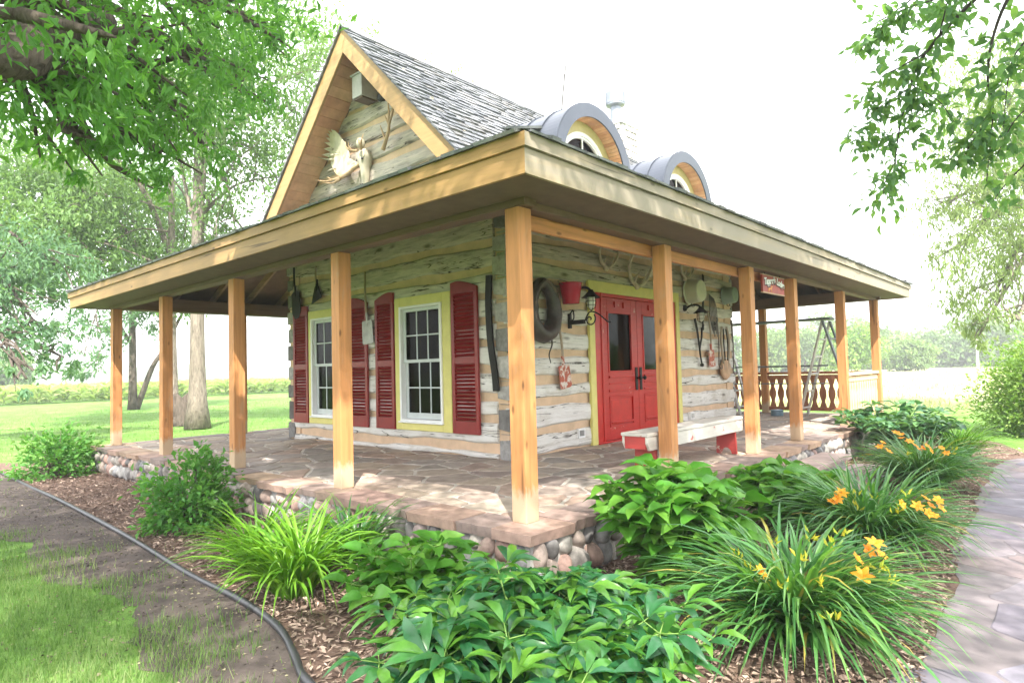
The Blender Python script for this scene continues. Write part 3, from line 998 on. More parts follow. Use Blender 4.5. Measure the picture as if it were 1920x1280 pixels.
for x in np.arange(0.35, 9.7, 0.61):
    # front side; the ends past the cabin stop on the hip
    t = 1.0
    if x < WX: t = (x + EO) / (WX + EO)
    if x > WX2: t = (EX2 - x) / (EX2 - WX2)
    y1 = -EO + .03 + (WY + EO - .06) * t; z1 = ZE - .1 + (ZW - ZE) * t
    part(rafter((x, -EO + .03, ZE - .10), (x, y1, z1)), 'rafter', M['rafter'])
    y1 = EY2 - .03 - (EY2 - WY2 - .06) * t
    part(rafter((x, EY2 - .03, ZE - .10), (x, y1, z1)), 'rafter', M['rafter'])
for y in np.arange(0.35, 8.2, 0.61):
    t = 1.0
    if y < WY: t = (y + EO) / (WY + EO)
    if y > WY2: t = (EY2 - y) / (EY2 - WY2)
    z1 = ZE - .1 + (ZW - ZE) * t
    part(rafter((-EO + .03, y, ZE - .10), (-EO + .03 + (WX + EO - .06) * t, y, z1)), 'rafter', M['rafter'])
    part(rafter((EX2 - .03, y, ZE - .10), (EX2 - .03 - (EX2 - WX2 - .06) * t, y, z1)), 'rafter', M['rafter'])
# fascia in two tiers, soffit boards
def erect(o):
    return [(-EO - o, -EO - o), (EX2 + o, -EO - o), (EX2 + o, EY2 + o), (-EO - o, EY2 + o)]


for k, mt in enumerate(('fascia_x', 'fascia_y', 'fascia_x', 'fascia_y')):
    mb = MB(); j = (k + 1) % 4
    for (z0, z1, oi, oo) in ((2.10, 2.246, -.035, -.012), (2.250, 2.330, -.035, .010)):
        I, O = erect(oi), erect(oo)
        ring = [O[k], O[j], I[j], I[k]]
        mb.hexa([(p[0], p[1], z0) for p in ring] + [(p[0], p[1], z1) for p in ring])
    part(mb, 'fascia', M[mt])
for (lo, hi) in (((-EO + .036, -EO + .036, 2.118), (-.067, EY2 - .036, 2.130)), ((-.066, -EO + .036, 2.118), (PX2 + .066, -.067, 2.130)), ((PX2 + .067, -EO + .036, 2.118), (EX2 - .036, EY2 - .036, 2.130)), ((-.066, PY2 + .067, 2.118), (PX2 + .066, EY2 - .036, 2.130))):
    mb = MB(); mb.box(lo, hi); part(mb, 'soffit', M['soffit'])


# --- log walls
def rects_minus(s0, s1, z0, z1, ops):
    """cut openings out of a rectangle"""
    cuts = sorted({s0, s1} | {v for o in ops for v in (o[0], o[1]) if s0 < v < s1})
    out = []
    for a, b in zip(cuts[:-1], cuts[1:]):
        zs = [(z0, z1)]
        for o in ops:
            if o[0] < (a + b) / 2 < o[1]:
                nz = []
                for (p, q) in zs:
                    if o[3] <= p or o[2] >= q: nz.append((p, q)); continue
                    if o[2] > p + .01: nz.append((p, o[2]))
                    if o[3] < q - .01: nz.append((o[3], q))
                zs = nz
        out += [(a, b, p, q) for p, q in zs]
    return out


def wav(s_, seed):
    return 0.5 * math.sin(s_ * 2.1 + seed * 7.3) + 0.35 * math.sin(s_ * 4.7 + seed * 3.1) + 0.25 * math.sin(s_ * 9.9 + seed * 11.7)


def log_wall(name, ax, fixed, out, s0, s1, rows, ops, thick=0.045, ends=None, parent=cabin):
    """ax: axis the wall runs along; out: +1/-1 outward sign on the other axis"""
    mb = MB()

    def P(s_, o, z):
        return (s_, fixed + out * o, z) if ax == 0 else (fixed + out * o, s_, z)
    for ri, (z0, z1) in enumerate(rows):
        r_ = random.random()
        a0, a1 = (s0, s1) if ends is None else ends((z0 + z1) / 2)
        if a1 - a0 < .1: continue
        for (p, q, za, zb) in rects_minus(a0, a1, z0, z1, ops):
            k = max(1, int((q - p) / 0.09))
            V = []
            for i in range(k + 1):
                s_ = p + (q - p) * i / k
                lo = za + (0.022 * wav(s_, ri * 1.7 + fixed) if za == z0 else 0)
                hi = zb + (0.022 * wav(s_, ri * 2.9 + 5 + fixed) if zb == z1 else 0)
                bl = 0.006 * wav(s_ * 1.3, ri + 9)
                hgt = hi - lo
                hi -= .010; lo += .010; hgt = hi - lo
                for (f, o) in ((0, -thick), (0.0, -.012), (0.10, .012), (0.5, .020 + bl), (0.90, .012 + bl), (1.0, -.012), (1.0, -thick)):
                    V.append(P(s_, o, lo + hgt * f))
            F = []
            for i in range(k):
                for j in range(6):
                    F.append((i * 7 + j, (i + 1) * 7 + j, (i + 1) * 7 + j + 1, i * 7 + j + 1))
            F += [tuple(range(7)), tuple(range(k * 7 + 6, k * 7 - 1, -1))]
            mb.add(V, F, 0, r_)
    return mb, P


def chink_fill(mb, P, s0, s1, z0, z1, ops, inner=0.30, mat=1):
    for (p, q, za, zb) in rects_minus(s0, s1, z0, z1, ops):
        c = [P(p, -.022, za), P(q, -.022, za), P(q, -.022, zb), P(p, -.022, zb), P(p, -inner, za), P(q, -inner, za), P(q, -inner, zb), P(p, -inner, zb)]
        mb.add(c, [(0, 1, 2, 3), (7, 6, 5, 4), (0, 4, 5, 1), (3, 2, 6, 7), (0, 3, 7, 4), (1, 5, 6, 2)], mat, 0.5)


W_OPS = [(3.00, 3.76, 0.40, 1.805), (5.15, 5.90, 0.40, 1.805)]
rowsF = [(-.01, .07), (.155, .40), (.475, .655), (.725, .97), (1.045, 1.265), (1.335, 1.53), (1.60, 1.81), (1.88, 2.10), (2.17, 2.42), (2.49, 2.78), (2.84, 3.16), (3.22, 3.42)]
mb, P = log_wall('front', 1, WX, -1, WY + .17, WY2 - .14, rowsF, W_OPS)
chink_fill(mb, P, WY + .03, WY2 - .03, -.005, 3.42, W_OPS)
part(mb, 'log_wall', [M['log'], M['chink']], smooth=False)
DX0, DX1, DZ = 3.645, 5.86, 1.975
D_OPS = [(DX0, DX1, -.01, DZ)]
rowsD = [(.0, .235), (.305, .565), (.645, .82), (.90, 1.13), (1.205, 1.44), (1.515, 1.73), (1.81, 2.0), (2.06, 2.26), (2.31, 2.50), (2.56, 2.78), (2.84, 3.06), (3.12, 3.40)]
mb, P = log_wall('door_side', 0, WY, -1, WX + .0, WX2, rowsD, D_OPS)
chink_fill(mb, P, WX + .03, WX2 - .03, -.005, 3.40, D_OPS)
part(mb, 'log_wall', [M['log'], M['chink']], smooth=False)
mb, P = log_wall('far', 1, WX2, 1, WY, WY2, rowsF, [])
chink_fill(mb, P, WY, WY2, -.005, 3.42, [])
part(mb, 'log_wall', [M['log'], M['chink']])
mb, P = log_wall('back', 0, WY2, 1, WX, WX2, rowsD, [])
chink_fill(mb, P, WX, WX2, -.005, 3.40, [])
part(mb, 'log_wall', [M['log'], M['chink']])
# inside: a plain timber floor and loft deck keep the room dark
mb = MB(); mb.box((WX + .3, WY + .3, .004), (WX2 - .3, WY2 - .3, .03)); mb.box((WX + .3, WY + .3, 2.5), (WX2 - .3, WY2 - .3, 2.55))
part(mb, 'room_floor', M['curtain'])


# dovetailed corners: ends of the crossing logs
def corner_ends(x, y, sx, sy, rows, w_=.17):
    mb = MB()
    for i, (z0, z1) in enumerate(rows):
        if z0 > 3.2: break
        o = random.uniform(-.012, .02)
        a = random.uniform(-.02, .02)
        zz0, zz1 = z0 + random.uniform(-.03, .01), z1 + random.uniform(-.01, .03)
        k = 0.012
        lo = np.array([x - sx * (.006 + o + .01), y - sy * .016]); hi = np.array([x + sx * .05, y + sy * (w_ - .01 + a)])
        V = [(lo[0], lo[1], zz0 + k), (hi[0], lo[1], zz0), (hi[0], hi[1], zz0 + .03), (lo[0], hi[1], zz0 + .035), (lo[0], lo[1], zz1 - k), (hi[0], lo[1], zz1), (hi[0], hi[1], zz1 - .03), (lo[0], hi[1], zz1 - .02)]
        mb.hexa(V, 0)
        # smaller block of the front log showing between
        if i + 1 < len(rows):
            nz = rows[i + 1][0]
            mb.box((x - sx * random.uniform(-.01, .012), y + sy * .0, z1 + .045), (x + sx * .05, y + sy * (w_ - .04), nz - .03), 0)
    return mb


for (x, y, sx, sy) in ((WX, WY, 1, 1), (WX, WY2, 1, -1), (WX2, WY, -1, 1), (WX2, WY2, -1, -1)):
    part(corner_ends(x, y, sx, sy, rowsD), 'log_ends', M['endgrain'], bevel=0.008)

# gable walls
rowsG = [(3.36, 3.55), (3.62, 3.86), (3.93, 4.14), (4.20, 4.42), (4.48, 4.70), (4.76, 4.98), (5.04, 5.24), (5.28, 5.45)]


def gable_span(z):
    h = (5.50 - z) / SL
    return (YC - h, YC + h)


for (fx, out) in ((WX, -1), (WX2, 1)):
    mb, P = log_wall('gable', 1, fx, out, 0, 0, rowsG, [], ends=gable_span)
    a, b = gable_span(3.28)
    o2 = -out * 0.022
    V = [(fx + o2, a, 3.28), (fx + o2, b, 3.28), (fx + o2, YC, 5.48), (fx + o2 - out * .15, a, 3.28), (fx + o2 - out * .15, b, 3.28), (fx + o2 - out * .15, YC, 5.48)]
    mb.add(V, [(0, 1, 2), (5, 4, 3), (0, 3, 4, 1), (1, 4, 5, 2), (2, 5, 3, 0)], 1, .5)
    part(mb, 'gable_wall', [M['log'], M['chink']])

# --- main roof
RX0, RX1, ZR = 1.50, 8.56, 5.56
YL = WY - .02                                   # lower edge of the slope
ZL = ZR - (YC - YL) * SL
for sgn in (-1, 1):
    yl = YC + sgn * (YC - YL)
    mb = MB()
    nrm = unit((0, sgn * SL, 1)); t = .09
    a, b, c, d = (np.array(p, float) for p in ((RX0 + .04, yl, ZL), (RX1 - .04, yl, ZL), (RX1 - .04, YC, ZR), (RX0 + .04, YC, ZR)))
    mb.hexa([p - np.array((0, 0, .13)) for p in (a, b, c, d)] + [a, b, c, d])
    mr = part(mb, 'main_roof', M['ceil'])
    mb = MB()
    e0, e1, w0, w1 = (RX0 - .03, yl, ZL), (RX1 + .03, yl, ZL), (RX0 - .03, YC, ZR), (RX1 + .03, YC, ZR)
    if sgn > 0: e0, e1, w0, w1 = e1, e0, w1, w0
    shakes(mb, e0, e1, w0, w1, 0.128, .08, .20, .025, .007)
    mb.build('shake_courses', M['shake'], mr)
    # rake boards and planked soffits at both ends
    for (xa, xb, xs) in ((RX0, RX0 + .035, 1), (RX1 - .035, RX1, -1)):
        mb = MB()
        dn = 0.335
        mb.hexa([(xa, yl - sgn * .0, ZL - dn), (xb, yl, ZL - dn), (xb, YC, ZR - dn), (xa, YC, ZR - dn), (xa, yl, ZL), (xb, yl, ZL), (xb, YC, ZR), (xa, YC, ZR)])
        part(mb, 'rake_board', M['rake'], bevel=0.004)
        mb = MB()
        n = 22
        x0, x1 = (xb + .002, WX - .01) if xs > 0 else (WX2 + .01, xa - .002)
        for i in range(n):
            t0, t1 = (i + .03) / n, (i + .97) / n
            ya, yb = yl + (YC - yl) * t0, yl + (YC - yl) * t1
            za, zb = ZL + (ZR - ZL) * t0, ZL + (ZR - ZL) * t1
            dd = .145 + random.uniform(-.004, .004)
            mb.hexa([(x0, ya, za - dd - .015), (x1, ya, za - dd - .015), (x1, yb, zb - dd - .015), (x0, yb, zb - dd - .015), (x0, ya, za - dd), (x1, ya, za - dd), (x1, yb, zb - dd), (x0, yb, zb - dd)])
        part(mb, 'gable_soffit', M['plank'])
mb = MB()
x = RX0 - .03
while x < RX1:
    for sgn in (-1, 1):
        nn = np.array((0, sgn * SL, 1.0)); nn /= np.linalg.norm(nn)
        dv = np.array((0, sgn, -SL)) / math.hypot(1, SL)
        c = np.array((x, YC, ZR + .024 + random.uniform(0, .006)))
        wd = random.uniform(.14, .2)
        mb.hexa([c - nn * .0 + dv * .13, c + (wd, 0, 0) + dv * .13, c + (wd, 0, 0), c, c + nn * .016 + dv * .13, c + (wd, 0, 0) + nn * .016 + dv * .13, c + (wd, 0, .018), c + (0, 0, .018)])
    x += .15
part(mb, 'ridge_cap', M['shake'])


# --- windows with shutters
def window(yc_lo, yc_hi, z0, z1, ty0, ty1, tz0, tz1):
    x = WX
    mb = MB()
    for (a, b, p, q) in ((ty0, yc_lo - .035, tz0, tz1), (yc_hi + .035, ty1, tz0, tz1), (yc_lo - .034, yc_hi + .034, tz0, z0 - .03), (yc_lo - .034, yc_hi + .034, z1 + .03, tz1)):
        mb.box((x - .045, a, p), (x + .0, b, q))
    win = part(mb, 'window', M['yellow'], bevel=0.004)
    mb = MB()
    for (a, b, p, q) in ((yc_lo - .034, yc_lo, z0 - .03, z1 + .03), (yc_hi, yc_hi + .034, z0 - .03, z1 + .03), (yc_lo, yc_hi, z0 - .03, z0), (yc_lo, yc_hi, z1, z1 + .03)):
        mb.box((x - .062, a, p), (x + .08, b, q))
    mb.box((x - .085, yc_lo - .05, z0 - .045), (x - .05, yc_hi + .05, z0 - .028))
    mb.build('frame', M['white'], win, bevel=0.003)
    zm = (z0 + z1) / 2 + .03
    for (za, zb, xo, ins) in ((zm - .02, z1 - .003, -.02, 0), (z0 + .003, zm + .02, .012, 1)):
        mb = MB()
        y0, y1 = yc_lo + .004, yc_hi - .004
        st = .05
        zb2 = zb - (.0)
        mb.box((x + xo, y0, za), (x + xo + .03, y0 + st, zb2)); mb.box((x + xo, y1 - st, za), (x + xo + .03, y1, zb2))
        mb.box((x + xo, y0 + st, za), (x + xo + .03, y1 - st, za + (.075 if ins else .04))); mb.box((x + xo, y0 + st, zb2 - .04), (x + xo + .03, y1 - st, zb2))
        gz0, gz1 = za + (.075 if ins else .04), zb2 - .04
        for i in (1, 2):
            yy = y0 + st + (y1 - y0 - 2 * st) * i / 3
            mb.box((x + xo + .006, yy - .009, gz0), (x + xo + .024, yy + .009, gz1))
        zz = (gz0 + gz1) / 2
        mb.box((x + xo + .007, y0 + st, zz - .009), (x + xo + .0235, y1 - st, zz + .009))
        mb.build('sash', M['sash'], win, bevel=0.002)
        mb = MB(); mb.box((x + xo + .012, y0 + st - .004, gz0 - .004), (x + xo + .016, y1 - st + .004, gz1 + .004))
        mb.build('pane', M['glass'], win)


window(3.005, 3.75, 0.40, 1.803, 2.82, 3.89, 0.262, 1.952)
window(5.155, 5.895, 0.40, 1.803, 4.96, 6.02, 0.262, 1.952)


def shutter(y0, y1, z0, ztop_hi, high_left):
    """louvred shutter, its top rising in a curve to one side"""
    x = WX - .024; xo = x - .032
    mb = MB()
    st = .052
    zs = ztop_hi - .085
    n = 10
    ar = []
    for i in range(n + 1):
        t = i / n
        tt = t if not high_left else 1 - t       # tt=1 on the high side
        ar.append((y0 + (y1 - y0) * t, zs + .085 * math.sin(min(1, tt * 1.25) * math.pi / 2) - .012 * max(0, tt - .8) * 5))
    zr = zs - .06
    mb.prism([(x, y0, zr), (x, y1, zr)] + [(x, p[0], p[1]) for p in reversed(ar)], (-.032, 0, 0))
    mb.box((xo, y0, z0), (x, y0 + st, zr)); mb.box((xo, y1 - st, z0), (x, y1, zr))
    mb.box((xo, y0 + st, z0), (x, y1 - st, z0 + .15))
    zm = z0 + (zr - z0) * .52
    mb.box((xo, y0 + st, zm - .04), (x, y1 - st, zm + .04))
    sh = part(mb, 'shutter', M['shutter'], bevel=0.004)
    mb = MB()
    for (za, zb) in ((z0 + .15, zm - .04), (zm + .04, zr)):
        k = int((zb - za) / .042)
        for i in range(k):
            c = za + (zb - za) * (i + .5) / k
            mb.bar((x - .016, y0 + st - .003, c), (x - .016, y1 - st + .003, c), .009, .046, up=(-.75, 0, .66))
    mb.build('louvre', M['shutter'], sh)


shutter(2.36, 2.80, .26, 2.05, False)
shutter(3.91, 4.31, .26, 2.05, True)
shutter(4.50, 4.945, .26, 2.05, False)
shutter(6.035, 6.46, .26, 2.05, True)

# --- double doors
mb = MB()
TW = .115
y = WY
mb.box((DX0 - .0 - TW, y - .045, 0.0), (DX0, y, DZ + .145)); mb.box((DX1, y - .045, 0.0), (DX1 + TW, y, DZ + .145)); mb.box((DX0, y - .045, DZ), (DX1, y, DZ + .145))
trim = part(mb, 'door_trim', M['yellow'], bevel=0.004)
mb = MB()
JW = .20
mb.box((DX0 + .001, y - .03, .003), (DX0 + JW, y + .12, DZ - .001)); mb.box((DX1 - JW, y - .03, .003), (DX1 - .001, y + .12, DZ - .001)); mb.box((DX0 + JW, y - .03, DZ - .045), (DX1 - JW, y + .12, DZ - .001))
mb.box((DX0 + JW - .05, y - .045, .003), (DX0 + JW - .015, y - .031, DZ - .002)); mb.box((DX1 - JW + .015, y - .045, .003), (DX1 - JW + .05, y - .031, DZ - .002))
part(mb, 'door_frame', M['door2'], bevel=0.006)
mb = MB(); mb.box((DX0 + .003, y - .06, .002), (DX1 - .003, y + .11, .02)); part(mb, 'threshold', M['door2'])
xa, xb = DX0 + JW, DX1 - JW
xm = (xa + xb) / 2
for (p, q, hs) in ((xa + .004, xm - .004, 1), (xm + .004, xb - .004, -1)):
    mb = MB()
    st = .145; y0, y1 = y + .0, y + .05
    zt = DZ - .05
    mb.box((p, y0, .025), (p + st, y1, zt)); mb.box((q - st, y0, .025), (q, y1, zt))
    for (za, zb) in ((.025, .19), (.60, .92), (1.74, zt)):
        mb.box((p + st, y0, za), (q - st, y1, zb))
    dr = part(mb, 'door', M['door'], bevel=0.004)
    mb = MB()
    mb.box((p + st, y0 + .018, .19), (q - st, y1 - .005, .60))
    mb.box((p + st + .05, y0 + .004, .24), (q - st - .05, y0 + .017, .55))
    # moulded rims round panel and glass, ledge under the glass
    for (za, zb) in ((.19, .60), (.92, 1.74)):
        for (a, b, c, d) in ((p + st, p + st + .022, za, zb), (q - st - .022, q - st, za, zb), (p + st + .022, q - st - .022, za, za + .022), (p + st + .022, q - st - .022, zb - .022, zb)):
            mb.box((a, y0 - .012, c), (b, y0 + .017, d))
    mb.box((p + st - .01, y0 - .03, .845), (q - st + .01, y0 - .002, .875)); mb.box((p + st - .01, y0 - .02, .66), (q - st + .01, y0 - .002, .69)); mb.box((p + st + .0, y0 - .012, .76), (q - st, y0 - .002, .78))
    mb.box((p + st + .02, y0 - .025, .235), (q - st - .02, y0 - .001, .262))
    mb.box(((p + q) / 2 - .13, y0 - .02, 1.80), ((p + q) / 2 - .09, y0 - .001, 1.88)); mb.box(((p + q) / 2 + .09, y0 - .02, 1.80), ((p + q) / 2 + .13, y0 - .001, 1.88))
    mb.build('panel', M['door2'], dr, bevel=0.005)
    mb = MB(); mb.box((p + st + .02, y0 + .022, .94), (q - st - .02, y0 + .027, 1.72)); mb.build('pane', M['glass'], dr)
    mb = MB()
    hx = (q - .055) if hs > 0 else (p + .055)
    mb.box((hx - .03, y0 - .012, .66), (hx + .03, y0 - .0015, .98))
    mb.lathe([(.0, .0), (.012, .0), (.012, .035), (.028, .05), (.03, .065), (.02, .08), (0, .084)], (hx, y0 - .011, .83), (0, -1, 0), 14)
    mb.build('handle', M['iron'], dr, bevel=0.003)

# --- arched metal dormers
for cx in (3.72, 6.36):
    cz, ro, yf = 3.56, .863, 1.85
    ang = [math.pi * i / 40 for i in range(41)]

    def arch(rad, yy, drop):
        return [(cx + rad, yy, cz - drop)] + [(cx + rad * math.cos(a), yy, cz + rad * math.sin(a)) for a in ang] + [(cx - rad, yy, cz - drop)]

    def shell(r0, ya, r1, yb, drop0=.35, drop1=.35):
        A, B = arch(r0, ya, drop0), arch(r1, yb, drop1)
        n = len(A)
        return A + B, [(i, i + 1, n + i + 1, n + i) for i in range(n - 1)]
    mb = MB()
    v, f = shell(ro, yf, ro, 3.35); mb.add(v, f)
    v, f = shell(ro, yf, .70, yf, .35, .35); mb.add(v, f)
    v, f = shell(ro, yf + .02, ro - .03, 3.34); mb.add(v, f)
    v, f = shell(.70, yf, .70, yf + .02); mb.add(v, f)
    # standing seams
    for ys in (1.856, 2.17, 2.5, 2.83):
        A, B, C, D = arch(ro + .001, ys, .35), arch(ro + .016, ys, .35), arch(ro + .016, ys + .014, .35), arch(ro + .001, ys + .014, .35)
        n = len(A)
        mb.add(A + B + C + D, [(i + k * n, i + 1 + k * n, i + 1 + (k + 1) * n, i + (k + 1) * n) for k in range(3) for i in range(n - 1)])
    dm = part(mb, 'dormer', M['copper'], smooth=False)
    mb = MB()
    n = 46                                             # planked soffit of the arch
    for i in range(n):
        a0, a1 = math.pi * (i + .04) / n, math.pi * (i + .96) / n
        q = []
        for rad in (.70, .715):
            for (aa, yy) in ((a0, yf + .021), (a1, yf + .021), (a1, 2.10), (a0, 2.10)):
                q.append((cx + rad * math.cos(aa), yy, cz + rad * math.sin(aa)))
        mb.hexa(q)
    for sx in (-1, 1): mb.box((cx + sx * .70, yf + .021, cz - .34), (cx + sx * .715, 2.10, cz - .002))
    mb.build('arch_soffit', M['plank'], dm)
    mb = MB()
    A, B = arch(.70, 2.05, .35), arch(.56, 2.05, .35); C = arch(.56, 2.09, .35); n = len(A)
    mb.add(A + B + C, [(i, n + i, n + i + 1, i + 1) for i in range(n - 1)] + [(n + i, 2 * n + i, 2 * n + i + 1, n + i + 1) for i in range(n - 1)])
    mb.build('arch_trim', M['archyellow'], dm)
    mb = MB()
    for (r0, r1, yy) in ((.558, .505, 2.045), (.504, .478, 2.06)):
        A, B, C = arch(r0, yy, .30), arch(r1, yy, .30), arch(r1, yy + .04, .30); n = len(A)
        mb.add(A + B + C, [(i, n + i, n + i + 1, i + 1) for i in range(n - 1)] + [(n + i, 2 * n + i, 2 * n + i + 1, n + i + 1) for i in range(n - 1)])
    mb.box((cx - .009, 2.065, cz - .20), (cx + .009, 2.085, cz + .478))
    for a in (R(40), R(140)):
        mb.bar((cx, 2.075, cz - .1), (cx + .485 * math.cos(a), 2.075, cz + .485 * math.sin(a) - .02), .016, .018, up=(0, 1, 0))
    mb.build('arch_frame', M['white'], dm)
    mb = MB(); A = arch(.479, 2.09, .3); mb.add(A, [tuple(range(len(A)))])
    mb.build('pane', M['fanglass'] if 'fanglass' in M else M['glass'], dm)
    mb = MB(); A = arch(.72, 2.35, .3); mb.add(A, [tuple(range(len(A)))]); mb.build('blind', M['redblind'], dm)  # added panel behind the pane; paints in a reddish reflection of interior wood

# --- chimney with flue pipe
mb = MB()
for zi in np.arange(3.0, 5.85, .135):
    for (fx, fy, lx, ly) in ((7.85, 4.0, .6, 0), (7.85, 4.0, 0, .6), (8.45, 4.0, 0, .6), (7.85, 4.6, .6, 0)):
        t = 0
        while t < .6:
            wd = min(random.uniform(.1, .24), .6 - t)
            c = (fx + (t + wd / 2 if lx else 0), fy + (t + wd / 2 if ly else 0), zi + .065)
            h = (wd / 2 - .006 if lx else .02 + random.uniform(0, .02), wd / 2 - .006 if ly else .02 + random.uniform(0, .02), .058 + random.uniform(-.01, .006))
            mb.box(np.array(c) - h, np.array(c) + h)
            t += wd
ch = part(mb, 'chimney', M['chim'], bevel=.012)
mb = MB(); mb.box((7.862, 4.012, 3.0), (8.438, 4.588, 5.93)); mb.build('mortar_core', M['mortar'], ch)
mb = MB(); mb.box((7.80, 3.95, 5.935), (8.50, 4.65, 6.0)); mb.build('chimney_cap', M['mortar'], ch, bevel=.01)
mb = MB(); mb.lathe([(.115, 6.0), (.115, 6.44), (.2, 6.47), (.2, 6.50)], (8.15, 4.3, 0), n=20)
mb.lathe([(.205, 6.50), (.205, 6.74), (.15, 6.77), (0, 6.775)], (8.15, 4.3, 0), n=20)
for i in range(20):
    a = 2 * math.pi * i / 20
    mb.box((8.15 + .206 * math.cos(a) - .006, 4.3 + .206 * math.sin(a) - .006, 6.50), (8.15 + .206 * math.cos(a) + .006, 4.3 + .206 * math.sin(a) + .006, 6.72))
mb.build('flue_pipe', M['tin'], ch, smooth=False)


# --- sawn baluster railings on the far part of the porch
def railing(p, q, mat, cut=1.0):
    p, q = np.array(p, float), np.array(q, float)
    ln = np.linalg.norm(q - p); d = (q - p) / ln; s_ = np.array((-d[1], d[0], 0))
    mb = MB(); mb.bar(p + (0, 0, .78), q + (0, 0, .78), .10, .05); mb.bar(p + (0, 0, .70), q + (0, 0, .70), .045, .08); mb.bar(p + (0, 0, .09), q + (0, 0, .09), .06, .07)
    rl_ = part(mb, 'railing', mat, bevel=.005)
    n = int(ln / .145)
    for i in range(n):
        c = p + d * (ln * (i + .5) / n)
        w0 = ln / n / 2
        ol = []; orr = []
        for t in np.linspace(0, 1, 25):
            z = .122 + t * (.662 - .122)
            hw = w0 * (.80 - cut * (.40 * math.exp(-((t - .22) / .14) ** 2) + .40 * math.exp(-((t - .76) / .13) ** 2)) - .0)
            ol.append(c + d * hw + (0, 0, z) - s_ * .011); orr.append(c - d * hw + (0, 0, z) - s_ * .011)
        mb = MB()
        k = len(ol)
        V = ol + orr + [v_ + s_ * .022 for v_ in ol] + [v_ + s_ * .022 for v_ in orr]
        F = []
        for j in range(k - 1):
            F += [(j, j + 1, k + j + 1, k + j), (2 * k + j, 3 * k + j, 3 * k + j + 1, 2 * k + j + 1), (j, 2 * k + j, 2 * k + j + 1, j + 1), (k + j, k + j + 1, 3 * k + j + 1, 3 * k + j)]
        F += [(0, k, 3 * k, 2 * k), (k - 1, 3 * k - 1, 4 * k - 1, 2 * k - 1)]
        mb.add(V, F)
        mb.build('baluster', mat, rl_)


railing((PX2, .07, 0), (PX2, 1.93, 0), M['rail_dark'])
railing((PX2, 2.07, 0), (PX2, 4.03, 0), M['rail_dark'])
railing((7.62, 0, 0), (9.63, 0, 0), M['rail_light'], .75)

# --- small fittings fixed to the walls
mb = MB()
mb.box((3.235, WY - .036, .12), (3.375, WY + .0, .145)); mb.box((3.235, WY - .036, .215), (3.375, WY, .24)); mb.box((3.235, WY - .036, .145), (3.255, WY, .215)); mb.box((3.355, WY - .036, .145), (3.375, WY, .215))
vt = part(mb, 'wall_vent', M['white'], bevel=.003)
mb = MB()
for i in range(5): mb.bar((3.256, WY - .025, .15 + i * .015), (3.354, WY - .025, .15 + i * .015), .004, .014, up=(0, -.6, .8))
mb.build('slats', M['alu'], vt)
mb = MB(); mb.box((6.19, WY - .07, .135), (6.32, WY - .02, .245)); ob = part(mb, 'outlet_box', M['white'], bevel=.006)
mb = MB(); mb.box((6.215, WY - .078, .155), (6.295, WY - .071, .225)); mb.build('cover', M['alu'], ob)
mb = MB(); mb.lathe([(.0, 0), (.035, 0), (.035, .03), (.015, .04), (.015, .08), (.05, .1), (.055, .17), (0, .175)], (WX - .02, 3.98, 4.66), (-1, -.3, -.35), 14)
part(mb, 'floodlight', M['iron'])

# ================================================================== THINGS ON AND ROUND THE CABIN
def single(mb, name, mats, label, cat, group=None, kind=None, **k):
    o = mb.build(name, mats, None, **k)
    return tag(o, label, cat, group, kind)


def V3(*a): return np.array(a, float)


def curve(pts, n=10):
    """smooth curve through control points"""
    pts = [np.asarray(p, float) for p in pts]
    if len(pts) < 3: return pts
    out = []
    P = [2 * pts[0] - pts[1]] + pts + [2 * pts[-1] - pts[-2]]
    for i in range(1, len(P) - 2):
        a, b, c, d = P[i - 1], P[i], P[i + 1], P[i + 2]
        for t in np.linspace(0, 1, n, endpoint=False):
            out.append(.5 * ((2 * b) + (-a + c) * t + (2 * a - 5 * b + 4 * c - d) * t * t + (-a + 3 * b - 3 * c + d) * t ** 3))
    out.append(pts[-1])
    return out


def taper(n, r0, r1, p=1.0):
    return [r0 + (r1 - r0) * (i / (n - 1)) ** p for i in range(n)]


def tt(mb, pts, r0, r1, n=8, mat=0, k=8, p=1.0, flat=1.0):
    c = curve(pts, k)
    return mb.tube(c, taper(len(c), r0, r1, p), n, mat, flat=flat)


DY = WY - .035      # just in front of the door-side logs
# horse collar
t = thing('horse_collar', 'dark leather horse collar hanging on the wall beside the red bucket', 'horse collar', (2.48, DY, 1.70))
mb = MB()
pts = []
for i in range(25):
    a = 2 * math.pi * i / 24
    wd_ = .215 * (1 - .18 * math.sin(a))
    pts.append(V3(2.50 + wd_ * math.cos(a), DY - .08, 1.70 + (.28 if math.sin(a) > 0 else .31) * math.sin(a)))
mb.tube(pts, [.068 + .018 * (1 - math.sin(2 * math.pi * i / 24)) + .006 * math.sin(i * 2.2) for i in range(25)], 12, caps=False)
mb.build('pad', M['leather'], t, smooth=True)
mb = MB()
pts = [V3(2.50 + .225 * (1 - .18 * math.sin(2 * math.pi * i / 24)) * math.cos(2 * math.pi * i / 24), DY - .15, 1.70 + .30 * math.sin(2 * math.pi * i / 24)) for i in range(25)]
mb.tube(pts, .020, 8, caps=False); mb.build('rim', M['rust'], t, smooth=True)
mb = MB()
tt(mb, [(2.62, DY - .08, 1.40), (2.64, DY - .09, 1.28), (2.63, DY - .05, 1.16), (2.68, DY - .03, 1.06)], .012, .006)
tt(mb, [(2.63, DY - .05, 1.30), (2.72, DY - .03, 1.30), (2.80, DY - .02, 1.31)], .006, .005)
tt(mb, [(2.70, DY - .10, 1.44), (2.76, DY - .10, 1.56), (2.80, DY - .1, 1.66)], .014, .010)
mb.build('strap', M['leather'], t, smooth=True)

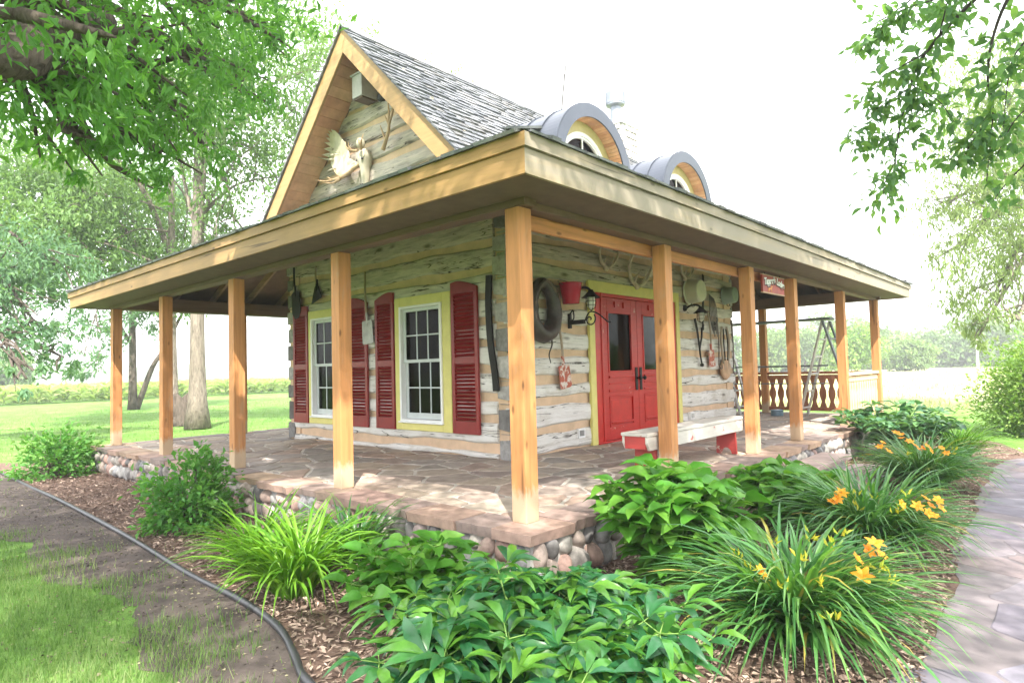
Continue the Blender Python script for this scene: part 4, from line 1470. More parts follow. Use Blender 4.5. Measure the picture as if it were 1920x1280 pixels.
# red bucket
t = thing('red_bucket', 'shiny red bucket hung on the log wall left of the wall lamp', 'bucket', (2.95, DY - .15, 1.76))
mb = MB()
mb.lathe([(0, .0), (.098, 0), (.102, .01), (.135, .235), (.142, .24), (.142, .25), (.130, .25), (.094, .015), (0, .015)], (2.95, DY - .15, 1.76), n=28)
mb.build('body', M['bucket'], t, smooth=True)
mb = MB(); mb.tube(curve([(2.81, DY - .15, 1.98), (2.82, DY - .06, 2.03), (2.95, DY - .02, 2.06), (3.08, DY - .06, 2.03), (3.09, DY - .15, 1.98)], 6), .004, 6); mb.build('handle', M['iron'], t)


def wall_lamp(x, z, label):
    t = thing('wall_lamp', label, 'wall lamp', (x, DY, z), 'caged barn lamps on the door wall')
    mb = MB()
    mb.lathe([(0, 0), (.055, 0), (.05, .03), (.02, .05)], (x, DY + .02, z), (0, -1, 0), 16)
    mb.tube(curve([(x, DY - .03, z), (x, DY - .10, z + .035), (x, DY - .20, z + .03), (x, DY - .26, z - .01)], 6), .016, 8)
    mb.build('arm', M['iron'], t, smooth=True)
    c = V3(x, DY - .26, z - .05)
    mb = MB(); mb.lathe([(.03, .05), (.035, .03), (.07, -.01), (.115, -.045), (.118, -.05), (.065, -.012), (.0, .0)], c, n=20); mb.build('lamp_shade', M['iron'], t, smooth=True)
    mb = MB(); mb.lathe([(.048, -.03), (.052, -.09), (.046, -.15), (.022, -.185), (0, -.19)], c, n=16); mb.build('globe', M['lampglass'], t, smooth=True)
    mb = MB()
    for i in range(6):
        a = 2 * math.pi * i / 6
        u = V3(math.cos(a), math.sin(a), 0)
        mb.tube([c + u * .058 + (0, 0, -.035), c + u * .062 + (0, 0, -.10), c + u * .05 + (0, 0, -.175), c + (0, 0, -.205)], .0035, 5)
    for (r_, h) in ((.062, -.09), (.059, -.14)):
        mb.tube([c + (r_ * math.cos(2 * math.pi * i / 16), r_ * math.sin(2 * math.pi * i / 16), h) for i in range(17)], .0035, 5, caps=False)
    mb.build('cage', M['iron'], t)


wall_lamp(3.21, 1.94, 'black caged barn lamp between the red bucket and the door')
wall_lamp(6.20, 1.90, 'black caged barn lamp under the cream enamel pan')

# scroll hook
mb = MB()
mb.box((3.10, DY - .015, 1.48), (3.14, DY + .02, 1.66))
tt(mb, [(3.12, DY - .01, 1.66), (3.12, DY - .05, 1.70), (3.12, DY - .06, 1.60), (3.12, DY - .01, 1.57)], .009, .009, k=5)
mb.bar((3.12, DY - .01, 1.55), (3.12, DY - .22, 1.55), .045, .05)
sp = [V3(3.12, DY - .30 + (.085 - .0042 * i) * math.cos(i * .42 + 2.4), 1.57 + (.085 - .0042 * i) * math.sin(i * .42 + 2.4)) for i in range(19)]
mb.tube(sp, .009, 6)
tt(mb, [(3.12, DY - .22, 1.55), (3.12, DY - .30, 1.66), (3.12, DY - .42, 1.63), (3.12, DY - .55, 1.53), (3.12, DY - .60, 1.52)], .010, .008)
single(mb, 'scroll_hook', M['iron'], 'black wrought iron scroll hook jutting from the wall below the lamp', 'hook')


def shovel(name, label, top, shoulder, ol, hmat, bmat, nrm, group='old shovels hung on the walls', grip=True, dish=.0, rh=.016):
    t = thing(name, label, 'shovel', top, group)
    top, shoulder = V3(*top), V3(*shoulder)
    d = unit(shoulder - top)
    mb = MB(); mid = (top + shoulder) / 2 + np.asarray(nrm) * .012
    tt(mb, [top, mid, shoulder], rh, rh * .9)
    if grip:
        sd = unit(np.cross(d, nrm))
        mb.tube(curve([top - d * .0, top + sd * .035 - d * .03, top + sd * .05 - d * .10], 4), .012, 6)
        mb.tube(curve([top - d * .0, top - sd * .035 - d * .03, top - sd * .05 - d * .10], 4), .012, 6)
        mb.tube([top + sd * .055 - d * .10, top - sd * .055 - d * .10], .014, 8)
    mb.build('handle', hmat, t, smooth=True)
    sd = unit(np.cross(d, nrm)); nrm = np.asarray(nrm, float)
    mb = MB()
    mb.prism([shoulder + sd * a + d * b + nrm * (.0 + dish * abs(a)) for a, b in ol], nrm * .008)
    mb.tube([shoulder - d * .12, shoulder + d * .06], [.022, .016], 8)
    mb.build('blade', bmat, t, bevel=.002)


NB = (0, -1, 0); NL = (-1, 0, 0)
sq = lambda w0, w1, h: [(-w0, 0.0), (-w0 * .9, -.012), (w0 * .9, -.012), (w0, 0), (w1, h), (w1 * .6, h + .01), (-w1 * .6, h + .01), (-w1, h)]
shovel('spade', 'old spade with peeling red square blade left of the door', (2.84, DY - .03, 1.60), (2.925, DY - .03, 1.02), sq(.105, .115, .26), M['handle'], M['redblade'], NB)
shovel('shovel', 'rust red shovel blade under the harness straps right of the door', (6.98, DY - .03, 1.78), (7.02, DY - .03, 1.22), sq(.10, .12, .26), M['handle'], M['redblade'], NB)
FX = WX - .035
shovel('shovel', 'grey steel shovel hanging between the two shuttered windows', (FX - .02, 4.515, 2.38), (FX - .02, 4.475, 1.70), sq(.115, .125, .30), M['handle'], M['steel'], NL, grip=False)
shovel('shovel', 'black coal scoop hanging above the far shutter', (FX - .02, 6.40, 2.68), (FX - .02, 6.36, 2.27), [(-.12, 0.0), (-.05, -.03), (.05, -.03), (.12, 0), (.13, .30), (.06, .40), (-.06, .40), (-.13, .30)], M['iron'], M['iron'], NL, grip=False)
shovel('shovel', 'flat black scraper hanging over the far window', (FX - .02, 5.76, 2.62), (FX - .02, 5.74, 2.30), [(-.06, 0.0), (-.03, -.03), (.03, -.03), (.06, 0), (.12, .13), (.17, .24), (-.13, .17)], M['handle'], M['iron'], NL, grip=False)

# long dark runner at the corner
mb = MB()
c = curve([(FX - .01, 2.16, 2.06), (FX - .02, 2.17, 1.72), (FX - .02, 2.15, 1.3), (FX - .015, 2.10, .95), (FX - .01, 2.09, .76)], 8)
for a, b in zip(c[:-1], c[1:]): mb.bar(a, b + (b - a) * .02, .085, .025, up=(-1, 0, 0))
single(mb, 'sled_runner', M['iron'], 'long dark sled runner standing against the log corner by the near shutter', 'sled runner')

# pans right of the door
for (x, z, r_, dp, mt, lab) in ((6.35, 2.17, .20, .22, 'enamel', 'cream enamel pan hung bottom outward above the second lamp'), (7.72, 2.20, .155, .20, 'greenenamel', 'smaller green grey pan hung near the far end of the log wall')):
    t = thing('enamel_pan', lab, 'pan', (x, DY, z), 'enamel pans hung on the log wall')
    mb = MB(); mb.lathe([(r_ * 1.06, 0), (r_ * 1.06, .012), (r_ * .98, .02), (r_ * .90, dp - .02), (r_ * .84, dp), (0, dp + .004)], (x, DY, z), (0, -1, 0), 32)
    mb.build('body', M[mt], t, smooth=False, bevel=.004)
    mb = MB()
    mb.tube(curve([(x - .05, DY - .06, z - r_ * .97), (x - .04, DY - .06, z - r_ * 1.2), (x + .04, DY - .06, z - r_ * 1.2), (x + .05, DY - .06, z - r_ * .97)], 5), .006, 6); mb.build('handle', M['iron'], t)
# crosscut saw like long bar
mb = MB()
mb.prism([(6.80, DY - .02, 2.50), (6.86, DY - .02, 2.48), (6.82, DY - .02, 2.0), (6.77, DY - .02, 1.62), (6.72, DY - .02, 1.62), (6.76, DY - .02, 2.0)], (0, -.012, 0))
mb.tube([(6.75, DY - .03, 1.66), (6.74, DY - .03, 1.56)], .02, 8)
single(mb, 'long_saw', M['iron'], 'long narrow dark saw hanging point down between the two enamel pans', 'saw', bevel=.002)
# log tongs
t = thing('log_tongs', 'black iron tongs hanging below the second lamp', 'tongs', (6.55, DY, 1.72))
mb = MB(); tt(mb, [(6.46, DY - .03, 1.74), (6.53, DY - .035, 1.5), (6.60, DY - .03, 1.22), (6.64, DY - .03, 1.02)], .022, .012); tt(mb, [(6.70, DY - .03, 1.60), (6.66, DY - .04, 1.45), (6.60, DY - .03, 1.22), (6.66, DY - .03, 1.0)], .018, .012)
mb.build('jaw', M['iron'], t, smooth=True)
mb = MB(); mb.lathe([(0, -.03), (.03, -.02), (.03, .02), (0, .03)], (6.66, DY - .03, .985), n=12); mb.build('foot', M['iron'], t, smooth=True)
# harness straps
t = thing('harness_straps', 'bundle of dark leather harness straps hanging between the two pans', 'harness', (7.10, DY, 2.15))
for k in range(6):
    mb = MB(); o = k * .032
    c = curve([(7.03 + o * .5, DY - .03 - .008 * k, 2.18 - .015 * k), (6.98 + o * 1.6, DY - .05, 1.97), (7.05 + o * 1.2, DY - .03 - .006 * k, 1.76), (7.10 + o * 1.1, DY - .04, 1.56 - .05 * (k % 3))], 6)
    for a, b in zip(c[:-1], c[1:]): mb.bar(a, b + (b - a) * .03, .022, .007, up=(0, -1, 0))
    mb.build('strap', M['leather'], t)
mb = MB()
for zc in (1.60, 1.68): mb.tube([(7.16 + .025 * math.cos(i * .6), DY - .05, zc + .03 * math.sin(i * .6)) for i in range(12)], .006, 5)
mb.build('buckle', M['iron'], t)
# hames with pad
t = thing('collar_hames', 'wooden hames with worn tan pad hanging at the far wall end', 'horse collar', (7.55, DY, 1.60))
for sx in (-1, 1):
    mb = MB(); tt(mb, [(7.55 + sx * .10, DY - .04, 1.64), (7.55 + sx * .16, DY - .05, 1.40), (7.55 + sx * .13, DY - .05, 1.15), (7.55 + sx * .06, DY - .05, .90)], .022, .020); mb.build('hame', M['handle'], t, smooth=True)
    mb = MB(); tt(mb, [(7.55 + sx * .05, DY - .05, 1.60), (7.55 + sx * .08, DY - .06, 1.35), (7.55 + sx * .05, DY - .06, 1.05)], .012, .010); mb.build('rod', M['iron'], t, smooth=True)
mb = MB()
mb.lathe([(0, 0), (.17, .0), (.19, .03), (.16, .06), (0, .07)], (7.57, DY, .90), (0, -1, 0), 20); o_ = mb.build('pad', M['tanleather'], t, smooth=True)

for (x, z0, z1, lab) in ((7.30, 1.72, .98, 'thin grey hay hook hanging left of the wooden hames'), (7.90, 1.70, .86, 'rusty iron rod hook at the very end of the log wall')):
    t = thing('iron_hook', lab, 'hook', (x, DY, z0), 'iron hooks at the far end of the door wall')
    mb = MB(); tt(mb, [(x, DY - .03, z0), (x + .015, DY - .04, (z0 + z1) / 2), (x, DY - .03, z1)], .012, .010); mb.build('shaft', M['rust'], t, smooth=True)
    mb = MB(); tt(mb, [(x, DY - .03, z1), (x + .02, DY - .05, z1 - .06), (x + .07, DY - .06, z1 - .06), (x + .09, DY - .05, z1)], .011, .006); mb.build('hook', M['rust'], t, smooth=True)
    mb = MB(); mb.tube([(x + .035 * math.cos(i * .524), DY - .03, z0 + .035 + .035 * math.sin(i * .524)) for i in range(13)], .008, 6, caps=False); mb.build('ring', M['rust'], t, smooth=True)


def antler(mb, base, d_out, up, fwd, ln, tines, r0=.022, mat=0):
    """main beam sweeping out and up with tines"""
    base, d_out, up, fwd = (np.asarray(x, float) for x in (base, d_out, up, fwd))
    c = curve([base, base + d_out * ln * .32 + up * ln * .16 + fwd * ln * .02, base + d_out * ln * .52 + up * ln * .50 + fwd * ln * .10, base + d_out * ln * .46 + up * ln * .82 + fwd * ln * .24, base + d_out * ln * .34 + up * ln * 1.0 + fwd * ln * .34], 8)
    mb.tube(c, taper(len(c), r0, r0 * .25, 1.2), 8, mat)
    for (t_, l_, a_) in tines:
        i = int(t_ * (len(c) - 1)); p = c[i]
        e = p + (up * math.cos(a_) + fwd * math.sin(a_) - d_out * .15) * l_
        mb.tube(curve([p, (p + e) / 2 + d_out * .15 * l_, e], 5), taper(11, r0 * .7, r0 * .12), 7, mat)


# antlers over the door
for (x, z, ln, lab, n) in ((4.70, 2.13, .52, 'large grey antlers standing on the yellow door trim', 2), (3.93, 2.32, .36, 'small grey antlers on the logs up left of the door', 1), (6.20, 2.38, .36, 'small grey antlers on the logs above the cream pan', 1)):
    t = thing('antlers', lab, 'antlers', (x, DY, z), 'antlers mounted above the door')
    for sx in (-1, 1):
        mb = MB(); antler(mb, (x + sx * .03, DY - .04, z), (sx, 0, 0), (0, 0, 1), (0, -1, 0), ln, [(.12, ln * .42, .5), (.45, ln * .42, .35), (.68, ln * .36, .2)], .032 if n == 2 else .023)
        mb.build('antler', M['antlergrey'], t, smooth=True)
    mb = MB(); mb.lathe([(0, 0), (.05, .01), (.055, .04), (.03, .06), (0, .065)], (x, DY + .01, z), (0, -1, 0), 14); mb.build('skull_plate', M['antlergrey'], t, smooth=True)

# gable trophies
GX = WX - .03
t = thing('moose_antler', 'broad pale palmate moose antler spread on the gable logs', 'antler', (GX, 5.1, 3.9))
AX = 1.86
zo = lambda p, x=AX: onx(580 + p[0] / 5.333, 130 + p[1] / 5.333, x)
ol = [(500, 935), (415, 968), (402, 900), (388, 830), (338, 730), (290, 650), (262, 615), (236, 608), (246, 638), (212, 622), (226, 655), (198, 650), (216, 690), (188, 690), (215, 730), (174, 738), (212, 775), (168, 803), (216, 832), (150, 860), (218, 888), (218, 960), (236, 990), (256, 1018), (282, 1048), (312, 1082), (372, 1066), (432, 1012), (500, 972)]
fr = []
for p in ol:
    q = zo(p); e = np.hypot((p[0] - 300) / 110, (p[1] - 850) / 240)
    q[0] += .035 - .05 * min(1.3, e) ** 2          # the palm is cupped
    fr.append(q)
bk = [q + V3(.016, 0, 0) for q in fr]
ctr = zo((305, 840)) + V3(.035, 0, 0)
mb = MB(); n = len(fr)
mb.add(fr + bk + [ctr, ctr + V3(.016, 0, 0)], [(i, (i + 1) % n, 2 * n) for i in range(n)] + [(n + (i + 1) % n, n + i, 2 * n + 1) for i in range(n)] + [(i, n + i, n + (i + 1) % n, (i + 1) % n) for i in range(n)])
mb.build('palm', M['palm'], t, smooth=False)
for pl in ([(235, 905), (160, 897), (88, 880)], [(235, 860), (190, 862), (148, 858)], [(250, 995), (215, 1005), (178, 1018)], [(225, 800), (195, 800), (166, 802)]):
    mb = MB(); c = curve([zo(p, AX - .02) for p in pl], 5); mb.tube(c, taper(len(c), .020, .003), 7); mb.build('tine', M['bone'], t, smooth=True)
mb = MB()
for pl in ([(330, 1075), (270, 1092), (170, 1120), (58, 1106)], [(310, 1085), (240, 1105), (178, 1078)], [(310, 1092), (240, 1135), (145, 1138)], [(320, 1075), (270, 1040), (240, 990)]):
    c = curve([zo(p, AX - .05) for p in pl], 6); mb.tube(c, taper(len(c), .026, .004), 7)
c = curve([zo((520, 940), AX), zo((450, 985), AX - .03), zo((385, 1045), AX - .03), zo((320, 1080), AX - .04)], 6); mb.tube(c, taper(len(c), .034, .03), 9)
mb.build('brow_tine', M['antler'], t, smooth=True)

t = thing('animal_skull', 'bleached skull with short tan antlers low on the gable', 'skull', (GX, 4.41, 3.8))
mb = MB()
prof = [(3.50, .030, .04), (3.58, .040, .055), (3.68, .044, .07), (3.80, .052, .09), (3.87, .078, .115), (3.94, .090, .125), (4.0, .078, .11), (4.05, .05, .08), (4.075, .02, .04)]
rings = []
for (z, ry, rx) in prof:
    rings.append([(GX - .055 - rx * math.cos(a) * .9, 4.425 + .10 * (z - 3.8) * .2 + ry * math.sin(a), z) for a in np.linspace(0, 2 * math.pi, 16, endpoint=False)])
V = [p for r_ in rings for p in r_]
F = [(i * 16 + j, i * 16 + (j + 1) % 16, (i + 1) * 16 + (j + 1) % 16, (i + 1) * 16 + j) for i in range(len(rings) - 1) for j in range(16)] + [tuple(range(15, -1, -1)), tuple((len(rings) - 1) * 16 + j for j in range(16))]
mb.add(V, F); mb.build('cranium', M['bone'], t, smooth=True)
mb = MB()
for sy in (-1, 1):
    mb.lathe([(0, 0), (.016, .002), (.016, .010), (0, .012)], (GX - .143, 4.425 + sy * .058, 3.90), (-1, sy * 1.0, .1), 12)
    mb.lathe([(0, 0), (.012, .002), (.012, .01), (0, .012)], (GX - .115, 4.42 + sy * .022, 3.56), (-1, 0, 0), 10)
mb.build('eye_socket', M['black'], t, smooth=True)
mb = MB(); mb.lathe([(0, .07), (.04, .06), (.06, .02), (.06, -.03), (.04, -.06), (0, -.07)], (GX - .12, 4.43, 4.13), n=16); mb.build('brow_knob', M['bone'], t, smooth=True)
for sy in (-1, 1):
    mb = MB(); b_ = (GX - .15, 4.43 + sy * .05, 4.03)
    tt(mb, [b_, (GX - .20, 4.43 + sy * .12, 4.05), (GX - .23, 4.43 + sy * .18, 4.10), (GX - .22, 4.43 + sy * .21, 4.18)], .019, .005)
    tt(mb, [(GX - .19, 4.43 + sy * .11, 4.05), (GX - .23, 4.43 + sy * .12, 4.09), (GX - .24, 4.43 + sy * .11, 4.15)], .014, .004)
    mb.build('antler', M['antler'], t, smooth=True)
t = thing('deer_antler', 'branched tan antler hanging upright on the gable right of the skull', 'antler', (GX, 4.1, 4.0))
mb = MB()
zq = lambda *pp: [zo(p, AX - .02 * i) for i, p in enumerate(pp)]
for pl, r0, r1 in (([(735, 805), (768, 700), (790, 620), (800, 540), (830, 440), (835, 370), (815, 330)], .030, .006), ([(765, 715), (735, 640), (708, 560)], .022, .004), ([(798, 560), (775, 510), (755, 460)], .020, .004), ([(826, 450), (818, 405)], .014, .004), ([(790, 540), (795, 430), (785, 330), (790, 295)], .018, .004)):
    c = curve(zq(*pl), 6); mb.tube(c, taper(len(c), r0, r1), 8)
mb.build('beam', M['antler'], t, smooth=True)
# bird box
t = thing('nest_box', 'pale grey board box fixed under the gable peak', 'nest box', (GX - .12, 4.31, 4.7))
mb = MB()
BA, BB, BC, BD = 4.20, 4.42, 4.70, 5.0
mb.box((1.72, BA, BC), (1.97, BA + .015, BD)); mb.box((1.72, BB - .015, BC), (1.97, BB, BD)); mb.box((1.72, BA + .016, BC), (1.74, BB - .016, BD)); mb.box((1.70, BA - .02, BD + .001), (1.97, BB + .02, BD + .022))
mb.build('box', M['boxwood'], t, bevel=.003)
mb = MB(); mb.box((1.74, BA + .016, BC - .022), (1.97, BB - .016, BC - .001)); mb.build('base', M['soffit'], t)

# ---- hanging sign
SX0, SX1, SY, SZ0, SZ1 = 4.33, 5.05, -.0, 1.835, 2.035
t = thing('hanging_sign', "red lodge name board with white painted lettering hung from the porch beam", 'sign', ((SX0 + SX1) / 2, SY, SZ1))
mb = MB(); mb.box((SX0, SY - .012, SZ0), (SX1, SY + .012, SZ1)); board = mb.build('board', M['sign'], t, bevel=.003)
mb = MB()
mb.box((SX0 - .004, SY - .016, SZ0 - .012), (SX1 + .004, SY + .016, SZ0 - .0005)); mb.box((SX0 - .004, SY - .016, SZ1 + .0005), (SX1 + .004, SY + .016, SZ1 + .010)); mb.build('edge', M['signtan'], t)
mb = MB()
for x in (SX0 + .10, SX1 - .12): mb.tube([(x, SY, SZ1), (x, SY, HP + .01)], .005, 6)
mb.build('hanger', M['iron'], t)


def letters(txt, x0, z0, size, rot, mat, dx=0, dz=0, dy=0.0, name='lettering'):
    cu = bpy.data.curves.new(name, 'FONT'); cu.body = txt; cu.size = size; cu.extrude = .0012; cu.shear = .2; cu.offset = .004 if mat == M['white'] else .011
    cu.space_character = .95
    cu.materials.append(mat)
    tmp = bpy.data.objects.new(name, cu); COL.objects.link(tmp)
    bpy.context.view_layer.update()
    me = bpy.data.meshes.new_from_object(tmp.evaluated_get(bpy.context.evaluated_depsgraph_get()))
    bpy.data.objects.remove(tmp); bpy.data.curves.remove(cu)
    me.name = name
    o = bpy.data.objects.new(name, me); COL.objects.link(o); o.parent = t
    o.location = Vector((x0 + dx, SY - .0145 - dy, z0 + dz)) - t.location
    o.rotation_euler = (R(90), R(rot), 0)
    return o


for (tx, x0, z0, rt) in (("Tapper's", SX0 + .035, SZ0 + .085, -6), ("Lodge", SX0 + .435, SZ0 + .118, 9)):
    letters(tx, x0, z0, .112, rt, M['black'], .006, -.006, 0, 'lettering_shadow')
    letters(tx, x0, z0, .112, rt, M['white'], 0, 0, .0035)
mb = MB()
deer = [(-.075, -.035), (-.062, -.005), (-.04, .012), (-.01, .014), (.02, .018), (.035, .036), (.06, .046), (.078, .036), (.066, .026), (.052, .006), (.046, -.034), (.036, -.034), (.032, -.006), (.0, -.004), (-.03, -.01), (-.044, -.036), (-.054, -.036), (-.05, -.012)]
mb.prism([(SX0 + .23 + a, SY - .0135, SZ0 + .042 + b) for a, b in deer], (0, -.002, 0)); mb.build('painted_animal', M['orange'], t)

# ---- bench
BX0, BX1, BY0, BY1, BT = 1.74, 3.88, .085, .36, .405
t = thing('bench', 'long low bench with peeling white and red paint on the porch', 'bench', (2.8, .22, 0))
mb = MB(); mb.box((BX0, BY0, BT - .03), (BX1, BY1, BT)); mb.build('seat', M['benchwhite'], t, bevel=.005)
for (y0, y1) in ((BY0 + .008, BY0 + .033), (BY1 - .033, BY1 - .008)):
    mb = MB()
    mb.prism([(BX0 + .01, y0, BT - .032), (BX0 + .01, y0, BT - .09), (BX0 + .05, y0, BT - .155), (BX1 - .05, y0, BT - .155), (BX1 - .01, y0, BT - .09), (BX1 - .01, y0, BT - .032)], (0, y1 - y0, 0)); mb.build('apron', M['benchwhite'], t, bevel=.003)
mb = MB(); mb.box((BX0 + .011, BY0 + .034, BT - .14), (BX0 + .028, BY1 - .034, BT - .032)); mb.build('end_board', M['benchred'], t)
for x in (BX0 + .20, BX1 - .20):
    mb = MB()
    yc = (BY0 + BY1) / 2
    ol = [(BY0 + .034, BT - .032), (BY0 + .022, 0.003), (yc - .06, .003)] + [(yc - .06 * math.cos(a), .003 + .07 * math.sin(a)) for a in np.linspace(.15, math.pi - .15, 8)] + [(yc + .06, .003), (BY1 - .022, .003), (BY1 - .034, BT - .032)]
    mb.prism([(x - .015, p[0], p[1]) for p in ol], (.03, 0, 0)); mb.build('leg', M['benchred'], t, bevel=.003)

# ---- folding scaffold on the far porch
t = thing('folding_scaffold', 'grey folding ladder scaffold with cross rails on the far porch', 'scaffold', (8.9, 1.3, 0))
for (ya, fa, fb) in ((.55, 1.00, .06), (2.45, 2.05, 2.9)):
    for (yf, nm) in ((fa, 'ladder'), (fb, 'brace_leg')):
        mb = MB()
        xs = (8.55, 8.98)
        for x in xs: mb.bar((x, ya, 1.70), (x + (.0), yf, .01), .03, .075, up=(1, 0, 0))
        for i in range(5):
            z = .18 + i * .30; yy = yf + (ya - yf) * z / 1.7
            mb.bar((xs[0] + .016, yy, z), (xs[1] - .016, yy, z), .035, .03)
        mb.build(nm, M['alu'] if nm == 'ladder' else M['tube'], t, bevel=.003)
mb = MB(); mb.bar((8.77, .45, 1.735), (8.77, 2.6, 1.735), .30, .04); mb.build('plank', M['tube'], t, bevel=.004)
mb = MB(); mb.tube([(8.6, .5, .92), (8.6, 2.5, .92)], .014, 8); mb.tube([(8.95, .6, .60), (8.95, 2.4, .60)], .012, 8); mb.build('cross_rail', M['tube'], t)
t = thing('paint_can', 'small blue grey can standing on the far porch floor', 'can', (9.0, 1.54, 0))
mb = MB(); mb.lathe([(0, .002), (.11, .002), (.11, .10), (.115, .102), (.115, .112), (.09, .113), (0, .108)], (9.0, 1.54, 0), n=24); mb.build('body', M['bluecan'], t)
mb = MB(); mb.tube(curve([(9.0, 1.43, .09), (8.95, 1.42, .12), (8.9, 1.54, .16), (8.95, 1.66, .12), (9.0, 1.65, .09)], 5), .004, 6); mb.build('handle', M['iron'], t)

# ---- edging pipe round the bed
mb = MB(); pts = curve([(p[0], p[1], G + .016 + .009 * math.sin(i * 2.1 + .6)) for i, p in enumerate(HOSE)], 8)
mb.tube(pts, [.020 + .0015 * math.sin(i * .7) for i in range(len(pts))], 10)
single(mb, 'garden_edging', M['hose'], 'black tubular edging curving between the bare soil and mulch bed', 'garden edging', smooth=True)

# ================================================================== GARDEN PLANTS
def strap_clump(name, label, cat, base, n, ln, wd, mat, group, spread=0.9, flowers=(), lean=(0, 0), rise=0.55):
    """a clump of arching strap leaves"""
    t = thing(name, label, cat, (base[0], base[1], G), group)
    k = 7
    az = rng.uniform(0, 2 * math.pi, n)
    L = ln * rng.uniform(0.55, 1.1, n)
    e0 = rng.uniform(0.15, 0.75, n) * spread              # starting angle off the vertical
    bend = rng.uniform(1.0, 2.2, n)
    W = wd * rng.uniform(0.7, 1.2, n)
    rb = 0.16 * ln * np.sqrt(rng.random(n)); ab = rng.uniform(0, 2 * math.pi, n)
    az = np.where(rng.random(n) < .6, ab + rng.normal(0, .6, n), az)
    P = np.stack([base[0] + rb * np.cos(ab), base[1] + rb * np.sin(ab), np.full(n, G)], 1)
    out = np.stack([np.cos(az), np.sin(az), np.zeros(n)], 1)
    out[:, 0] += lean[0]; out[:, 1] += lean[1]
    side = unit(np.cross(out, [0, 0, 1.0]))
    tw = rng.normal(0, .35, n)
    rows = []
    for i in range(k + 1):
        s_ = i / k
        wv = np.array([.55, .85, 1.0, 1.0, .92, .75, .45, .03])[i] if k == 7 else 1
        sd = side * np.cos(tw * s_)[:, None] + np.array([0, 0, 1.0]) * np.sin(tw * s_)[:, None]
        c = P.copy()
        mid = c
        rows.append((mid.copy(), sd, W * wv))
        th = e0 + bend * s_ ** 1.4
        P = P + (out * np.sin(th)[:, None] + np.array([0, 0, 1.0]) * (np.cos(th) * 1.0)[:, None]) * (L / k)[:, None]
        P[:, 2] = np.maximum(P[:, 2], G + .02)
    V = []
    for c, sd, ww in rows:
        V += [c - sd * (ww / 2)[:, None] + np.array([0, 0, 1.0]) * (ww * .22)[:, None], c, c + sd * (ww / 2)[:, None] + np.array([0, 0, 1.0]) * (ww * .22)[:, None]]
    V = np.stack(V, 1).reshape(-1, 3)
    q = np.array([(i * 3 + j, i * 3 + j + 1, i * 3 + j + 4, i * 3 + j + 3) for i in range(k) for j in (0, 1)])
    F = (np.arange(n)[:, None, None] * (3 * (k + 1)) + q[None]).reshape(-1, 4)
    big('leaves', V, F, mat, np.repeat(rng.random(n), len(q)), t, smooth=True)
    for (fx, fy, fz, kind) in flowers:
        # scape, then an open flower or a cluster of buds
        mb = MB()
        b_ = V3(base[0] + (fx - base[0]) * .15, base[1] + (fy - base[1]) * .15, G); e = V3(fx, fy, fz)
        tt(mb, [b_, (b_ + e) / 2 + (0, 0, .10), e - (0, 0, .02)], .006, .0035, 6)
        sc_ = mb.build('flower_stalk', M['stem'], t, smooth=True)
        if kind == 'open':
            tilt = unit(V3(random.uniform(-.8, .1), random.uniform(-.9, .1), random.uniform(.3, .9)))
            a = unit(np.cross(tilt, (0, 0, 1.0) if abs(tilt[2]) < .9 else (1.0, 0, 0))); b2 = np.cross(tilt, a)
            pp = [];
            for j in range(6):
                an = j * math.pi / 3 + random.uniform(-.1, .1)
                pp.append((a * math.cos(an) + b2 * math.sin(an)) * .85 + tilt * .6)
            pp = unit(np.array(pp)); k6 = len(pp)
            leaves('flower', np.repeat(e[None], k6, 0), pp, np.repeat(tilt[None], k6, 0) * 1.0, .042 * random.uniform(.75, 1.2), np.where(np.arange(k6) % 2 == 0, .031, .022), M['petal'], sc_, fold=-.12, droop=.38, hi=True)
        else:
            k6 = 5
            pp = unit(rng.normal(size=(k6, 3)) * .6 + np.array([0, 0, 1.0]))
            leaves('buds', np.repeat(e[None], k6, 0) + rng.normal(0, .012, (k6, 3)), pp, rdir(k6), .05, .016, M['bud'], sc_, fold=.5, droop=.0)
    return t


def fl(specs):
    return [(*at(u, v, d), k) for (u, v, d, k) in specs]


LG = 'daylily clumps in the mulch bed'
strap_clump('daylily_clump', 'sunlit yellow green daylily clump without flowers, nearest the edging pipe', 'daylily', (-1.10, .98), 300, .74, .023, M['lf_lily'], LG, 1.0)
strap_clump('daylily_clump', 'small green daylily clump between the round shrub and the sunlit clump', 'daylily', (-1.02, 1.62), 200, .66, .021, M['lf_lily'], LG, 1.0)
strap_clump('daylily_clump', 'dark green upright daylily clump against the stone foundation', 'daylily', (-.50, 1.22), 170, .62, .021, M['lf_lilyd'], LG, .8)
strap_clump('daylily_clump', 'big flowering daylily clump nearest the camera beside the path', 'daylily', (.16, -1.64), 820, .82, .020, M['lf_lilyd'], LG, 1.25,
            fl([(1628, 1032, 3.55, 'open'), (1618, 1080, 3.35, 'open'), (1580, 1005, 3.7, 'bud'), (1410, 1070, 3.5, 'bud'), (1470, 1100, 3.4, 'bud'), (1380, 1040, 3.7, 'bud'), (1650, 1065, 3.5, 'bud'), (1520, 1010, 3.8, 'bud'), (1560, 1160, 3.2, 'bud'), (1640, 1020, 3.5, 'open'), (1426, 1072, 3.4, 'open'), (1668, 1085, 3.4, 'bud'), (1500, 1050, 3.5, 'bud'), (1606, 1048, 3.5, 'open'), (1650, 1040, 3.55, 'open'), (1560, 1022, 3.6, 'bud'), (1450, 1020, 3.6, 'bud'), (1540, 1100, 3.3, 'bud')]))
